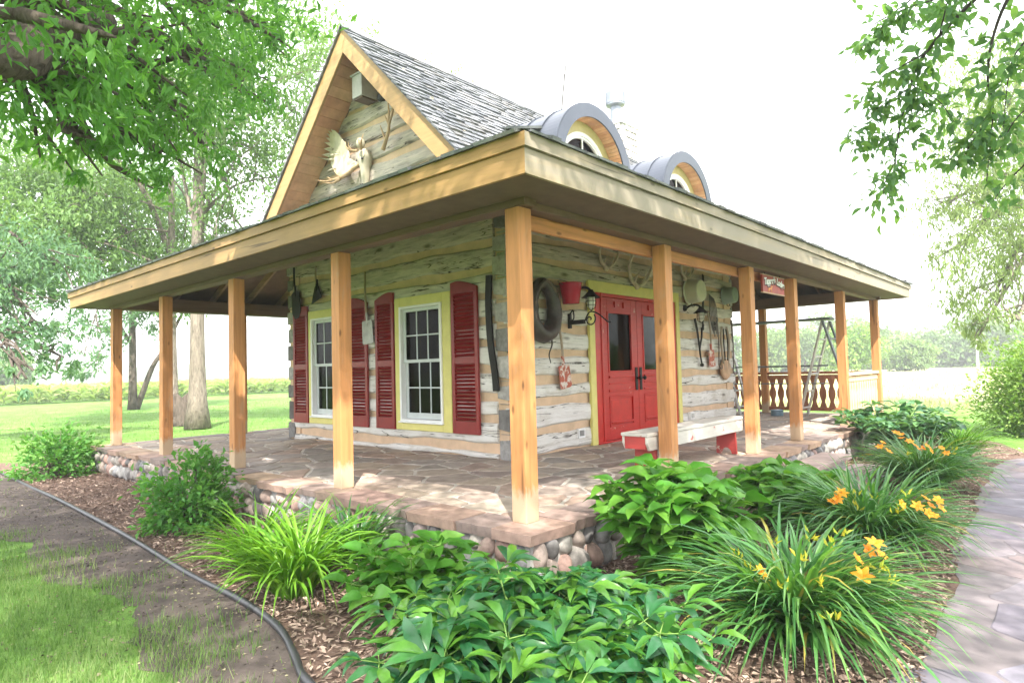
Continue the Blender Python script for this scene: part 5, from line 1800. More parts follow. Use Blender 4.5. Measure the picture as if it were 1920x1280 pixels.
strap_clump('daylily_clump', 'flowering daylily clump second along the path, in front of the stone steps', 'daylily', (2.05, -1.54), 800, .84, .020, M['lf_lilyd'], LG, 1.25,
            fl([(1578, 925, 5.0, 'open'), (1740, 962, 4.9, 'open'), (1758, 938, 5.0, 'open'), (1735, 935, 5.1, 'open'), (1640, 935, 5.2, 'bud'), (1680, 960, 5.0, 'bud'), (1700, 930, 5.1, 'bud'), (1610, 950, 5.1, 'bud'), (1570, 935, 5.0, 'open'), (1752, 968, 4.9, 'open'), (1762, 952, 5.0, 'open'), (1600, 930, 5.1, 'bud'), (1690, 945, 5.0, 'open'), (1745, 948, 5.0, 'open'), (1560, 942, 5.0, 'open'), (1720, 950, 5.0, 'open')]))
strap_clump('daylily_clump', 'flowering daylily clump third along the path, beyond the stone steps', 'daylily', (4.70, -1.46), 640, .84, .020, M['lf_lilyd'], LG, 1.2,
            fl([(1655, 830, 7.6, 'open'), (1690, 815, 7.8, 'open'), (1715, 835, 7.6, 'open'), (1730, 840, 7.6, 'open'), (1765, 840, 7.5, 'open'), (1700, 850, 7.5, 'bud'), (1790, 845, 7.5, 'bud'), (1690, 822, 7.7, 'open'), (1722, 842, 7.6, 'open'), (1738, 836, 7.6, 'open'), (1650, 838, 7.5, 'open'), (1705, 828, 7.6, 'open'), (1745, 845, 7.5, 'open'), (1775, 850, 7.5, 'open'), (1665, 846, 7.5, 'open'), (1680, 812, 7.8, 'open')]))
strap_clump('daylily_clump', 'pale sunlit strap leaved clump farthest along the path by the light bush', 'daylily', (7.3, -1.45), 260, .75, .020, M['lf_lily'], LG, 1.0)


def leafy(name, label, cat, base, stems, ht, rad, lsize, ratio, mat, group, shape='oval', pairs=5, per=2, droop=.25, hi=True, nodes0=.25, petiole=.04, lift=.3, leaflets=0, spray=0.5, stem_r=.006, lean=(0, 0)):
    """several stems fanning from a crown, leaves at the nodes"""
    t = thing(name, label, cat, (base[0], base[1], G), group)
    mb = MB()
    P = []; D = []; N = []; L = []
    for s_ in range(stems):
        az = 2 * math.pi * (s_ / stems) + random.uniform(-.5, .5)
        rr = rad * math.sqrt(random.uniform(0.02, 1)) * .95
        h_ = ht * random.uniform(.62, 1.05) * (1 - .35 * (rr / rad) ** 2)
        o = V3(math.cos(az), math.sin(az), 0)
        b_ = V3(base[0], base[1], G) + o * rr * .18
        tip = V3(base[0] + lean[0], base[1] + lean[1], G + h_) + o * rr
        c = curve([b_, b_ + (tip - b_) * .5 + V3(0, 0, .10 * ht) - o * .08 * rr, tip], 6)
        mb.tube(c, taper(len(c), stem_r, stem_r * .45), 6)
        rot = random.uniform(0, 6)
        for j in range(pairs):
            f = nodes0 + (1 - nodes0) * j / (pairs - 1)
            p = c[min(len(c) - 1, int(f * (len(c) - 1)))]
            last = j == pairs - 1
            for q in range(per + (2 if last else 0)):
                a = rot + j * 1.6 + q * 2 * math.pi / (per + (2 if last else 0)) + random.uniform(-.3, .3)
                dd = unit(V3(math.cos(a), math.sin(a), lift + random.uniform(-.35, .3)))
                sz = lsize * (0.62 + .5 * math.sin(f * 2.6)) * random.uniform(.75, 1.15)
                if leaflets:
                    pb = p + dd * petiole
                    mb.tube([p, pb], [.003, .002], 5)
                    upv = unit(V3(0, 0, 1) + rng.normal(0, .25, 3)); sdv = unit(np.cross(dd, upv))
                    for li in range(leaflets):
                        an = (li - (leaflets - 1) / 2) * spray
                        d2 = unit(dd * math.cos(an) + sdv * math.sin(an) + V3(0, 0, random.uniform(-.25, .1)))
                        P.append(pb + sdv * math.sin(an) * .01); D.append(d2); N.append(upv + rng.normal(0, .2, 3)); L.append(sz * (1 - .22 * abs(an)) * random.uniform(.85, 1.1))
                else:
                    P.append(p + dd * petiole); mb.tube([p, p + dd * petiole], [.0025, .002], 4)
                    D.append(dd); N.append(V3(0, 0, 1) + rng.normal(0, .30, 3)); L.append(sz)
    mb.build('stems', M['stem'], t, smooth=True)
    L = np.array(L)
    leaves('leaves', np.array(P), np.array(D), np.array(N), L, L * ratio, mat, t, droop=droop, hi=hi, shape=shape, fold=.16)
    return t


HG = 'broad leaved garden shrubs'
leafy('broadleaf_shrub', 'broad leaved bright green bush at the porch corner beside the foundation', 'shrub', (.50, -.80), 56, .76, .46, .19, .66, M['lf_hyd'], HG, 'heart', pairs=7, stem_r=.007, nodes0=.12)
leafy('broadleaf_shrub', 'broad leaved bush in front of the stone steps behind the daylilies', 'shrub', (2.35, -.82), 40, .50, .46, .19, .66, M['lf_hyd'], HG, 'heart', pairs=6, stem_r=.007)
leafy('broadleaf_shrub', 'low pale green broad leaved plant between daylilies and the peony', 'shrub', (-.84, .12), 26, .42, .40, .16, .56, M['lf_hyd'], HG, 'heart', pairs=5, stem_r=.006)
leafy('broadleaf_shrub', 'blue green broad leaved bush by the far stone wall and white railing', 'shrub', (7.0, -.75), 60, .80, .80, .17, .62, M['lf_hosta'], HG, 'heart', pairs=6, stem_r=.007)
leafy('peony_clump', 'spreading peony clump with narrow blue green leaflets in the front of the bed', 'peony', (-1.16, -.98), 56, .46, .70, .185, .29, M['lf_peony'], None, 'lance', pairs=5, per=2, leaflets=4, spray=.55, petiole=.07, lift=.35, droop=.30, nodes0=.35, lean=(.04, -.06))


def bush(name, label, cat, base, rad, ht, n, lsize, mat, group=None, clumps=60, twigs=30, ratio=.5, z0=.08, extra=()):
    """twiggy shrub: stems fanning out, small leaves gathered in sprays through the crown"""
    t = thing(name, label, cat, (base[0], base[1], G), group)
    C = rdir(clumps); C[:, 2] = np.abs(C[:, 2]) * 1.0
    rr = rng.uniform(.45, 1.0, clumps) ** .6
    lump = 1 + .18 * np.sin(C[:, 0] * 5 + base[0]) * np.sin(C[:, 2] * 6 + base[1])
    C = C * (rr * lump)[:, None] * np.array([rad, rad, ht * (1 - z0)]) + np.array([base[0], base[1], G + ht * z0])
    if len(extra):
        C[:len(extra)] = np.array(extra)
    mb = MB()
    for i in range(min(twigs, clumps)):
        b_ = V3(base[0] + random.uniform(-.08, .08) * rad, base[1] + random.uniform(-.08, .08) * rad, G)
        c = curve([b_, (b_ + C[i]) / 2 + V3(0, 0, .12 * ht), C[i]], 5); mb.tube(c, taper(len(c), .011 * max(1, rad), .003), 5)
    mb.build('stems', M['barkd'], t, smooth=True)
    idx = rng.integers(0, clumps, n)
    sg = .26 * rad * (40 / clumps) ** .33
    P = C[idx] + rng.normal(0, 1, (n, 3)) * np.array([sg, sg, sg * .7])
    P[:, 2] = np.maximum(P[:, 2], G + .03)
    D = unit(P - np.array([base[0], base[1], G + ht * .2])) * .8 + rdir(n) * .7
    N = np.array([0, 0, 1.0]) + rng.normal(0, .45, (n, 3))
    L = lsize * rng.uniform(.6, 1.2, n)
    r_ = np.clip(rng.random(clumps)[idx] * .6 + rng.random(n) * .4, 0, 1)
    leaves('leaves', P, D, N, L, L * ratio, mat, t, rnd=r_)
    return t


SG = 'low shrubs along the side of the porch'
bush('low_shrub', 'rounded small leaved shrub before the porch stones between lilies and far bush', 'shrub', (-.80, 3.40), .37, .60, 2500, .070, M['lf_shrub'], SG, 110, 40, .62, extra=[(-.76 + .02 * i, 3.34, G + .58 + .045 * i) for i in range(3)])
bush('low_shrub', 'loose light green shrub on the grass edge by the far porch corner', 'shrub', (-.72, 8.40), .50, .66, 1700, .085, M['lf_shrub'], SG, 80, 40, .62)
bush('leafy_bush', 'large pale sunlit bush at the right end of the path', 'bush', (11.6, -2.75), 1.45, 1.85, 24000, .085, M['lf_bush'], None, 170, 60, .5)
# the tall sprout on the first shrub belongs to it; a wisp of leaves above
# ---- loose ground cover
def chips():
    n = 34000
    pts = []
    while sum(len(p) for p in pts) < n:
        m_ = 20000
        x = rng.uniform(-1.9, 9.0, m_); y = rng.uniform(-2.35, 9.2, m_)
        hx = np.interp(-y, [-p[1] for p in HOSE], [p[0] for p in HOSE])
        left = (x > hx + .03) & (x < -.17)
        front = (y < -.17) & (y > np.interp(x, [-1.9, -1.4, 0, 2.9, 5.5, 7.4, 8.6, 10], [-2.25, -2.22, -2.20, -2.03, -1.90, -1.92, -2.2, -1.5])) & (x > hx + .03)
        ok = (left | front) & (rng.random(m_) < np.clip(1.25 - .09 * np.hypot(x + 3.2, y + 2.8), .25, 1))
        pts.append(np.stack([x[ok], y[ok]], 1))
    p = np.concatenate(pts)[:n]
    P = np.column_stack([p, np.full(n, G + .012) + rng.random(n) * .022])
    D = rdir(n, 0, .25); N = np.array([0, 0, 1.0]) + rng.normal(0, .35, (n, 3))
    L = rng.uniform(.018, .065, n)
    o = leaves('mulch_chips', P - D * (L / 2)[:, None], D, N, L, L * rng.uniform(.18, .45, n), M['mulch'], None, fold=.10, droop=.06)
    o['kind'] = 'stuff'; o['label'] = 'shredded brown bark mulch covering the bed'


def soil_litter():
    n = 5200
    t_ = rng.random(n) * 9.6 - 1.9
    hx = np.interp(-t_, [-p[1] for p in HOSE], [p[0] for p in HOSE])
    x = hx - .04 - rng.random(n) ** 1.2 * 1.1
    P = np.column_stack([x, t_, np.full(n, G + .006)])
    L = rng.uniform(.006, .03, n)
    D = rdir(n, 0, .15)
    o = leaves('soil_litter', P, D, V3(0, 0, 1) + rng.normal(0, .4, (n, 3)), L, L * rng.uniform(.2, .8, n), rnd_mat('soil_crumbs', [(0.04, 0.033, 0.03), (0.09, 0.07, 0.06), (0.18, 0.14, 0.11), (0.34, 0.30, 0.20), (0.12, 0.17, 0.05)], .95, 30, .3, .1), fold=.2, droop=.1)
    o['kind'] = 'stuff'; o['label'] = 'crumbs, dry bits and clippings on the bare soil'


chips()
soil_litter()


def grass_blades():
    n1, n2 = 120000, 60000
    out = []
    ex = [p[1] for p in GRASS_EDGE]; exx = [p[0] for p in GRASS_EDGE]
    o_ = np.argsort(ex)
    ex = np.array(ex)[o_]; exx = np.array(exx)[o_]
    # near lawn, thinning out over the soil
    x = rng.uniform(-4.6, -1.2, n1 * 2); y = rng.uniform(-2.2, 9.5, n1 * 2)
    e = np.interp(y, ex, exx)
    d = x - e + .13 + .15 * np.sin(y * 5 + 1) + .10 * np.sin(y * 11.3 + x * 4)
    pr = np.clip(1 - (d + .22) / .50, 0.03, 1) ** 1.4
    pr = np.where(d > .55, .004, pr)
    pr *= np.clip(1.25 - .11 * np.hypot(x + 3.2, y + 2.8), .22, 1)
    tex = .6 + .4 * np.sin(x * 6.1 + 2 * np.sin(y * 3.3)) * np.sin(y * 5.7 + 1.3)
    ok = (rng.random(n1 * 2) < pr * np.clip(tex + .45, .35, 1))
    x, y = x[ok][:n1], y[ok][:n1]
    out.append((x, y, rng.uniform(.035, .085, len(x)), np.full(len(x), .0042)))
    x = rng.uniform(-9, 26, n2); y = rng.uniform(8.7, 34, n2)
    ok = rng.random(n2) < np.clip(1.3 - y / 30, .1, 1)
    x, y = x[ok], y[ok]
    out.append((x, y, rng.uniform(.04, .10, len(x)), np.full(len(x), .011)))
    x = np.concatenate([a[0] for a in out]); y = np.concatenate([a[1] for a in out]); h = np.concatenate([a[2] for a in out]); wd = np.concatenate([a[3] for a in out])
    n = len(x)
    a = rng.uniform(0, 2 * math.pi, n)
    B = np.stack([x, y, np.full(n, G)], 1)
    S = np.stack([np.cos(a), np.sin(a), np.zeros(n)], 1) * (wd / 2)[:, None]
    ln = np.stack([np.cos(a + 1.57), np.sin(a + 1.57), np.zeros(n)], 1) * (h * rng.uniform(0, .9, n))[:, None]
    V = np.stack([B - S, B + S, B + ln + np.array([0, 0, 1.0]) * h[:, None]], 1).reshape(-1, 3)
    F = np.arange(n * 3).reshape(-1, 3)
    cl = .5 + .5 * np.sin(x * 2.3 + np.sin(y * 1.9)) * np.sin(y * 2.7 + .4)
    o = big('lawn_grass', V, F, M['grass'], np.clip(rng.random(n) * .6 + cl * .4, 0, 1))
    o['kind'] = 'stuff'; o['label'] = 'short green lawn grass thinning out over bare soil'


grass_blades()

# ================================================================== TREES
def crown_leaves(name, blobs, n, lsize, ratio, mat, parent, clump=45, droopy=.5, gaps=(), tw=None, seedr=None, sub=.30):
    """leaves gathered in sprays through a set of ellipsoid masses; gaps are cylinders along the sun"""
    vol = np.array([b[1] ** 2.2 * (b[2] if len(b) > 2 else 1) for b in blobs]); vol = vol / vol.sum()
    nc = max(1, n // clump)
    bi = rng.choice(len(blobs), nc, p=vol)
    ctr = np.array([b[0] for b in blobs]); rad = np.array([b[1] for b in blobs]); zs = np.array([(b[3] if len(b) > 3 else .8) for b in blobs])
    d = rdir(nc); rr = rng.random(nc) ** .45
    C = ctr[bi] + d * (rr * rad[bi])[:, None] * np.stack([np.ones(nc), np.ones(nc), zs[bi]], 1)
    keep = np.ones(nc, bool)
    for (p, r_) in gaps:
        q = C - np.asarray(p); al = q @ SUN; pe = np.linalg.norm(q - al[:, None] * SUN, axis=1)
        keep &= ~((pe < r_) & (al > 0))
    C = C[keep]; nc = len(C); bi = bi[keep]
    idx = np.repeat(np.arange(nc), clump); m_ = len(idx)
    ax = rdir(nc, -.25, .6)                         # each spray strings out along a twig
    s_ = rng.uniform(-1, 1, m_)
    sg = rad[bi][idx] * sub
    P = C[idx] + ax[idx] * (s_ * sg)[:, None] + rng.normal(0, 1, (m_, 3)) * (sg * .28)[:, None]
    for (p, r_) in gaps:
        q = P - np.asarray(p); al = q @ SUN; pe = np.linalg.norm(q - al[:, None] * SUN, axis=1)
        k2 = ~((pe < r_ * .8) & (al > 0)); P = P[k2]; idx = idx[k2]
    m_ = len(P)
    D = unit(ax[idx] * .6 + rdir(m_) * .8 + np.array([0, 0, -droopy]))
    N = np.array([0, 0, 1.0]) + rng.normal(0, .5, (m_, 3))
    L = lsize * rng.uniform(.65, 1.2, m_)
    r_ = np.clip(rng.random(nc)[idx] * .55 + rng.random(m_) * .45, 0, 1)
    leaves(name, P, D, N, L, L * ratio, mat, parent, rnd=r_, droop=.12)
    return C, ax


def limbs(name, tree_paths, mat, parent, n=9):
    mb = MB()
    for pts, r0, r1 in tree_paths:
        c = curve(pts, 7)
        mb.tube(c, taper(len(c), r0, r1, .9), n)
    return mb.build(name, mat, parent, smooth=True)


def trunk_flare(mb, base, top, r, flare=1.7, n=16, wob=.06):
    base, top = np.asarray(base, float), np.asarray(top, float)
    pts = []; rr = []
    for t in np.linspace(0, 1, 14):
        p = base + (top - base) * t + V3(math.sin(t * 4 + base[0]) * wob * r * 6 * t, math.cos(t * 3.3 + base[1]) * wob * r * 5 * t, 0)
        pts.append(p); rr.append(r * (1 + (flare - 1) * math.exp(-t * 14)) * (1 - .32 * t))
    mb.tube(pts, rr, n)
    return pts


def tree(name, label, base, top, r, blobs, n, lsize, ratio, mat, bark, group=None, gaps=(), clump=45, flare=1.7, extra=(), twigs=40, droopy=.5, cat='tree', sub=.30):
    t = thing(name, label, cat, (base[0], base[1], base[2]), group)
    mb = MB(); pts = trunk_flare(mb, base, top, r, flare); mb.build('trunk', bark, t, smooth=True)
    paths = []
    for i, b in enumerate(blobs):
        st = pts[min(len(pts) - 1, 6 + (i * 5) % 8)]
        c = np.asarray(b[0], float)
        m_ = (st + c) / 2 + V3(0, 0, .12 * np.linalg.norm(c - st)) + rng.normal(0, .15, 3)
        paths.append(([st, m_, c], r * .32, r * .07))
        for k in range(max(2, twigs // len(blobs))):
            e = c + rdir(1)[0] * b[1] * .85 * np.array([1, 1, .8])
            q = m_ + (c - m_) * random.uniform(.3, 1)
            paths.append(([q, (q + e) / 2 + rng.normal(0, .10 * b[1], 3), e], r * .08 + .008, .006))
    paths += list(extra)
    limbs('limbs', paths, bark, t)
    crown_leaves('crown', blobs, n, lsize, ratio, mat, t, gaps=gaps, clump=clump, droopy=droopy, sub=sub)
    return t


SUN_GAPS = [((0.0, 2.05, .45), .28), ((-.2, 2.7, 0), .30), ((-1.05, 1.05, -.1), .62), ((-2.5, .5, G), .50), ((-2.2, -.3, G), .35),  # crown holes lined up with the sun, cut to light chosen spots
        ((1.5, 2.75, 3.5), .42), ((3.0, 2.9, 4.1), .40), ((4.4, 2.7, 3.9), .55), ((6.0, 2.9, 4.0), .6), ((3.87, 0, .3), .30), ((2.9, -.1, 0), .25), ((8.3, 0, .4), 1.7), ((6.3, -.5, -.2), .75), ((1.4, -.6, .3), .30), ((.0, 0.0, 2.2), .12), ((-.5, 3.3, 2.2), .28), ((-.5, 1.2, 2.2), .16), ((1.5, 5.2, 4.5), .25), ((3.0, -3.0, G), .25), ((5.5, -2.9, G), .35), ((10, -2, 0), 2.4)]

# the big ash on the left: a heavy limb reaches into the picture, the crown spreads overhead
ashb = [(at(60, 30, 4.0), .62, .7), (at(205, 85, 5.2), .85, .6), (at(335, 165, 6.0), .70, .6), (at(240, 255, 6.4), .42, .7), (at(410, 50, 7.2), .95, .6), (at(500, 45, 8.0), .48), (at(110, 190, 5.0), .45), (at(300, -90, 6.0), 1.2), (at(455, 150, 7.5), .42), (at(380, 270, 7.0), .40), (at(300, 285, 6.2), .45), (at(150, 265, 5.6), .36), (at(225, 180, 5.6), .6, .6),
        ((-4.6, 2.4, 6.2), 2.0), ((-3.4, .2, 6.8), 2.0), ((-4.6, -2.2, 7.2), 2.1), ((-2.2, -1.6, 7.6), 1.9), ((-3.0, 2.6, 7.8), 1.9), ((-1.2, .6, 8.6), 1.9), ((-5.2, -4.2, 7.2), 1.9)]
tree('ash_tree', 'large leafy ash with a thick limb reaching in at the top left', V3(-5.3, 1.4, G), V3(-4.9, 1.8, 5.2), .34, ashb, 90000, .095, .36, M['lf_ash'], M['barkd'], 'garden trees', SUN_GAPS,
     extra=[([V3(-5.1, 1.6, 2.2), V3(-3.8, 1.6, 2.55), at(-10, 108, 4.6), at(70, 70, 4.9), at(200, 40, 5.6)], .20, .07), ([at(70, 120, 5.0), at(130, 190, 5.4), at(190, 280, 6.0)], .022, .007), ([at(60, 100, 4.8), at(210, 62, 5.6), at(290, 75, 6.2)], .026, .008), ([at(100, 130, 5.0), at(180, 70, 5.2), at(280, 40, 5.6)], .020, .006)], twigs=90, clump=30)

# the tree on the right: branches hang down into the picture, crown overhead shades the path
elmb = [((.2, -4.6, 7.0), 2.0), ((-1.6, -4.2, 7.6), 2.0), ((1.8, -3.6, 6.6), 1.8), ((3.2, -5.2, 6.8), 2.0), ((-.4, -6.6, 7.6), 2.0), ((2.0, -6.8, 7.4), 2.0), ((-2.8, -6.0, 7.4), 1.8), ((.6, -2.9, 7.4), 1.5)]
elm = tree('elm_tree', 'tree whose fine leafy branches hang into the top right corner', V3(1.8, -6.4, G), V3(1.6, -5.8, 5.4), .28, elmb, 46000, .11, .45, M['lf_elm'], M['barkd'], 'garden trees', SUN_GAPS, twigs=60, clump=30)


def hanging(parent):
    paths = [([at(2000, -120, 4.6), at(1850, -20, 4.7), at(1735, 100, 4.8), at(1705, 170, 4.9), at(1685, 250, 5.0), at(1675, 340, 5.0)], .014, .003),
             ([at(1735, 100, 4.8), at(1690, 125, 4.8), at(1650, 150, 4.9), at(1632, 205, 4.9)], .006, .002),
             ([at(2000, -160, 4.4), at(1900, -20, 4.5), at(1862, 70, 4.6), at(1852, 150, 4.6), at(1862, 205, 4.7), at(1850, 340, 4.8)], .012, .003),
             ([at(1858, 210, 4.7), at(1815, 260, 4.7), at(1780, 300, 4.7)], .004, .002), ([at(1845, 235, 4.7), at(1820, 270, 4.7), at(1800, 308, 4.7)], .004, .002),
             ([at(1900, -60, 4.6), at(1780, -10, 4.8), at(1690, 20, 5.0), at(1635, 50, 5.1), at(1628, 80, 5.1)], .008, .002),
             ([at(1790, -80, 4.8), at(1720, -10, 5.0), at(1660, 40, 5.0), at(1640, 100, 5.1)], .007, .002),
             ([at(1720, 130, 4.9), at(1720, 200, 4.9), at(1715, 260, 5.0)], .004, .0015), ([at(1760, 75, 4.8), at(1770, 30, 4.7), at(1785, -30, 4.7)], .006, .003),
             ([at(1940, 60, 4.5), at(1905, 100, 4.6), at(1890, 150, 4.6), at(1880, 260, 4.7)], .006, .002), ([at(1930, 300, 4.7), at(1890, 340, 4.8), at(1860, 380, 4.8)], .005, .002),
             ([at(1680, 300, 5.0), at(1660, 340, 5.0), at(1655, 380, 5.0)], .003, .0015), ([at(1700, 170, 4.9), at(1650, 200, 4.9), at(1595, 240, 5.0)], .004, .0015), ([at(1690, 250, 5.0), at(1640, 250, 5.0), at(1600, 265, 5.0)], .003, .0015),
             ([at(1710, 160, 4.9), at(1760, 190, 4.8), at(1790, 230, 4.8)], .004, .002), ([at(1940, 190, 4.6), at(1900, 230, 4.6), at(1870, 290, 4.7)], .004, .002)]
    limbs('branches', paths, M['twig'], parent, 6)
    P = []; D = []
    for pts, r0, r1 in paths:
        c = curve(pts, 12)
        for i, p in enumerate(c):
            d = unit(c[min(i + 1, len(c) - 1)] - c[max(i - 1, 0)])
            thin = 1 - i / len(c)
            for k in range((2 if i % 2 else 1) if r0 < .01 or i > len(c) * .35 else i % 2):
                # short side twig with a few leaves on alternate sides
                o = unit(rng.normal(size=3)); o = unit(o - d * np.dot(o, d) * .6 + V3(0, 0, -.35))
                tl = random.uniform(.04, .20)
                for j in range(random.choice((1, 2, 3))):
                    P.append(p + o * tl * (j + 1) / 3); D.append(unit(o * .8 + rng.normal(0, .6, 3) + V3(0, 0, -.35)))
    P, D = np.array(P), np.array(D); n = len(P)
    L = rng.uniform(.045, .085, n)
    leaves('hanging_leaves', P, D, V3(0, 0, 1) + rng.normal(0, .6, (n, 3)), L, L * .48, M['lf_elm'], parent, hi=True, shape='oval', droop=.2)
    bl = [(at(1640, 60, 5.1), .20), (at(1600, 260, 5.2), .17), (at(1720, 330, 5.2), .30), (at(1860, 60, 4.7), .36), (at(1880, 230, 4.8), .25), (at(1640, 330, 5.2), .18), (at(1760, 240, 5.1), .22), (at(1700, -20, 5.0), .28)]
    crown_leaves('twig_leaves', bl, 260, .07, .48, M['lf_elm'], parent, clump=12, sub=.5)


hanging(elm)

BGT = 'trees beyond the cabin on the lawn'
A = lambda u, v, d, r, *k: (at(u, v, d), r, *k)
tree('shade_tree', 'tall tree with a thick furrowed trunk flaring in the lawn left of the cabin', V3(3.85, 14.9, G), at(372, 180, 21.5), .195,
     [A(400, 150, 20, 2.6), A(560, 200, 21, 2.2), A(520, 330, 20, 1.8), A(470, 40, 21, 2.6), A(620, 120, 23, 1.7), A(300, 120, 22, 2.4), A(450, 480, 19.5, 1.1), A(510, 520, 19, 1.0), A(420, 420, 20, 1.3), A(560, 400, 21, 1.2), A(440, 300, 20, 1.6), A(330, 250, 21, 1.8)], 22000, .17, .42, M['lf_back'], M['bark'], BGT, flare=1.75, twigs=60, clump=40)
tree('shade_tree', 'dark forked tree standing on the lawn before the corn field', V3(6.6, 28.8, G), at(245, 430, 33), .16,
     [A(190, 520, 33, 1.9), A(270, 460, 33, 2.0), A(150, 430, 32, 2.2), A(330, 540, 32, 1.5), A(290, 590, 32, 1.3), A(170, 620, 31, 1.5), A(150, 690, 30, .9), A(230, 350, 33, 2.6), A(340, 380, 33, 2.2)], 15000, .22, .42, M['lf_blue'], M['barkd'], BGT, flare=1.4, twigs=50, clump=40,
     extra=[([V3(6.75, 28.8, G), at(285, 690, 32.5), at(310, 650, 32.3), at(345, 580, 32)], .13, .06), ([at(243, 640, 32.6), at(225, 610, 32), at(205, 560, 32)], .10, .05)])
tree('shade_tree', 'pale slender tree leaning up behind the second porch post from the left', V3(4.25, 17.6, G), at(318, 330, 23), .13,
     [A(230, 400, 24, 2.0), A(130, 370, 23, 2.0), A(60, 440, 22, 1.9), A(340, 480, 23, 1.4), A(180, 470, 23, 1.4), A(350, 560, 22, .9), A(40, 330, 24, 2.2)], 21000, .18, .42, M['lf_back'], M['bark'], BGT, flare=1.5, twigs=60, clump=40,
     extra=[([at(325, 540, 22.5), at(270, 480, 23), at(215, 410, 23.5), at(120, 310, 24)], .12, .05), ([at(322, 480, 22.8), at(250, 330, 23), at(90, 200, 23.5)], .10, .04)])
tree('shade_tree', 'tree whose lower boughs droop in at the far left above the field', at(-240, 760, 19.5) * [1, 1, 0] + V3(0, 0, G), at(-140, 380, 19), .32,
     [A(20, 560, 17, 1.1), A(70, 610, 16.5, .9), A(30, 500, 18, 1.3), A(110, 500, 18, 1.2), A(20, 660, 16, .75), A(120, 670, 16.5, .6), A(-80, 500, 18, 1.8), A(50, 710, 15.5, .4)], 6500, .15, .42, M['lf_blue'], M['barkd'], BGT, twigs=50, clump=35)
tree('shade_tree', 'tree behind the house whose top just shows over the shake roof', V3(22, 26, G), at(820, 150, 42), .35,
     [A(820, 150, 42, 1.9), A(790, 190, 42, 2.4), A(850, 200, 42, 2.2), A(760, 260, 42, 3), A(880, 290, 42, 3)], 9000, .28, .42, M['lf_wil'], M['bark'], BGT, twigs=30, clump=35)
tree('willow_tree', 'pale silvery willow at the right edge behind the path', V3(21.5, -2.6, G), V3(21, -2.0, 6), .38,
     [A(1900, 250, 23, 2.3), A(1840, 400, 22, 1.5), A(1900, 480, 21, 1.7), A(1780, 380, 23, 1.0), A(1860, 560, 21, 1.1), A(1910, 600, 20, 1.0), A(1790, 470, 22, .8), A(1880, 160, 24, 2.0), A(1960, 350, 22, 2.6), A(1840, 620, 21, .55)], 17000, .21, .22, M['lf_wil'], M['bark'], BGT, twigs=60, clump=40, droopy=.9)
# bare whips over the dormers
t = thing('dead_tree', 'bare dead tree behind the cabin, a few whips showing above the dormer', 'tree', (26.0, 20.5, G))
b_ = np.array([26.0, 20.5, G])
limbs('trunk', [([b_, b_ + V3(0, 0, 4), at(1050, 330, 38)], .16, .05)], M['twigpale'], t)
limbs('twigs', [([at(1050, 330, 38), at(1053, 210, 38), at(1060, 130, 38), at(1064, 85, 38)], .07, .03), ([at(1050, 330, 38), at(1036, 200, 38), at(1031, 150, 38)], .04, .022), ([at(1050, 330, 38), at(1100, 240, 38), at(1105, 160, 38)], .04, .022), ([at(1057, 165, 38), at(1058, 150, 38), at(1056, 135, 38)], .04, .02),
                ([at(1050, 330, 38), at(1200, 330, 38), at(1217, 280, 38), at(1226, 200, 38)], .045, .022)], M['twigpale'], t, 5)

# hollow stump between the trunks
t = thing('hollow_stump', 'dark hollow stump standing beside the thick trunk', 'stump', gp(342, 797))
sb = gp(342, 797)
mb = MB(); k = 18; V = []
for (r_, h) in ((.40, 0), (.34, .35), (.33, .75), (.27, .78), (.25, .1)):
    for j in range(k):
        a = 2 * math.pi * j / k
        hh = h + (.16 * math.sin(a * 2 + .6) if .5 < h else 0)
        V.append(sb + V3(r_ * math.cos(a) * (1 + .08 * math.sin(3 * a)), r_ * math.sin(a), hh))
mb.add(V, [(i * k + j, i * k + (j + 1) % k, (i + 1) * k + (j + 1) % k, (i + 1) * k + j) for i in range(4) for j in range(k)] + [tuple(range(4 * k, 5 * k))])
mb.build('shell', M['barkd'], t, smooth=True)
mb = MB(); mb.hexa([sb + V3(-.40, -.12, .0), sb + V3(-.33, -.16, .0), sb + V3(-.33, .1, .0), sb + V3(-.4, .1, .0), sb + V3(-.52, -.16, .98), sb + V3(-.42, -.18, 1.0), sb + V3(-.42, .12, 1.0), sb + V3(-.5, .12, .98)]); mb.build('slab', M['barkd'], t, bevel=.02)


# ---- corn field, far woods
def corn():
    P = []; D = []; L = []
    n = 4200
    x = rng.uniform(-6, 62, n); y = 44 + rng.random(n) ** 1.6 * 18
    x = np.round(x / .76) * .76 + rng.normal(0, .05, n)
    hgt = rng.uniform(.8, 1.2, n)
    pp = []; dd = []; ll = []
    for k in range(9):
        f = (k + 1) / 9.5
        a = rng.uniform(0, 6.28, n)
        pp.append(np.stack([x, y, G + hgt * f * .8], 1)); dd.append(np.stack([np.cos(a) * .7, np.sin(a) * .7, np.full(n, .75)], 1)); ll.append(rng.uniform(.45, .75, n))
    P = np.concatenate(pp); D = np.concatenate(dd); L = np.concatenate(ll)
    o = leaves('corn_field', P, D, V3(0, 0, 1) + rng.normal(0, .3, (len(P), 3)), L, L * .15, M['corn'], droop=.45)
    o['kind'] = 'stuff'; o['label'] = 'field of young corn beyond the lawn'


corn()
sheet('far_field', [(-220, 64), (420, 64), (700, 330), (-500, 330)], G + .06, plain('far_bean_field', (0.10, 0.20, 0.07), .9, vary=.2, scale=.05))
sheet('pale_far_field', [(-260, 110), (560, 110), (640, 180), (-300, 180)], G + .14, plain('far_stubble_field', (0.28, 0.32, 0.14), .9, vary=.2, scale=.05))


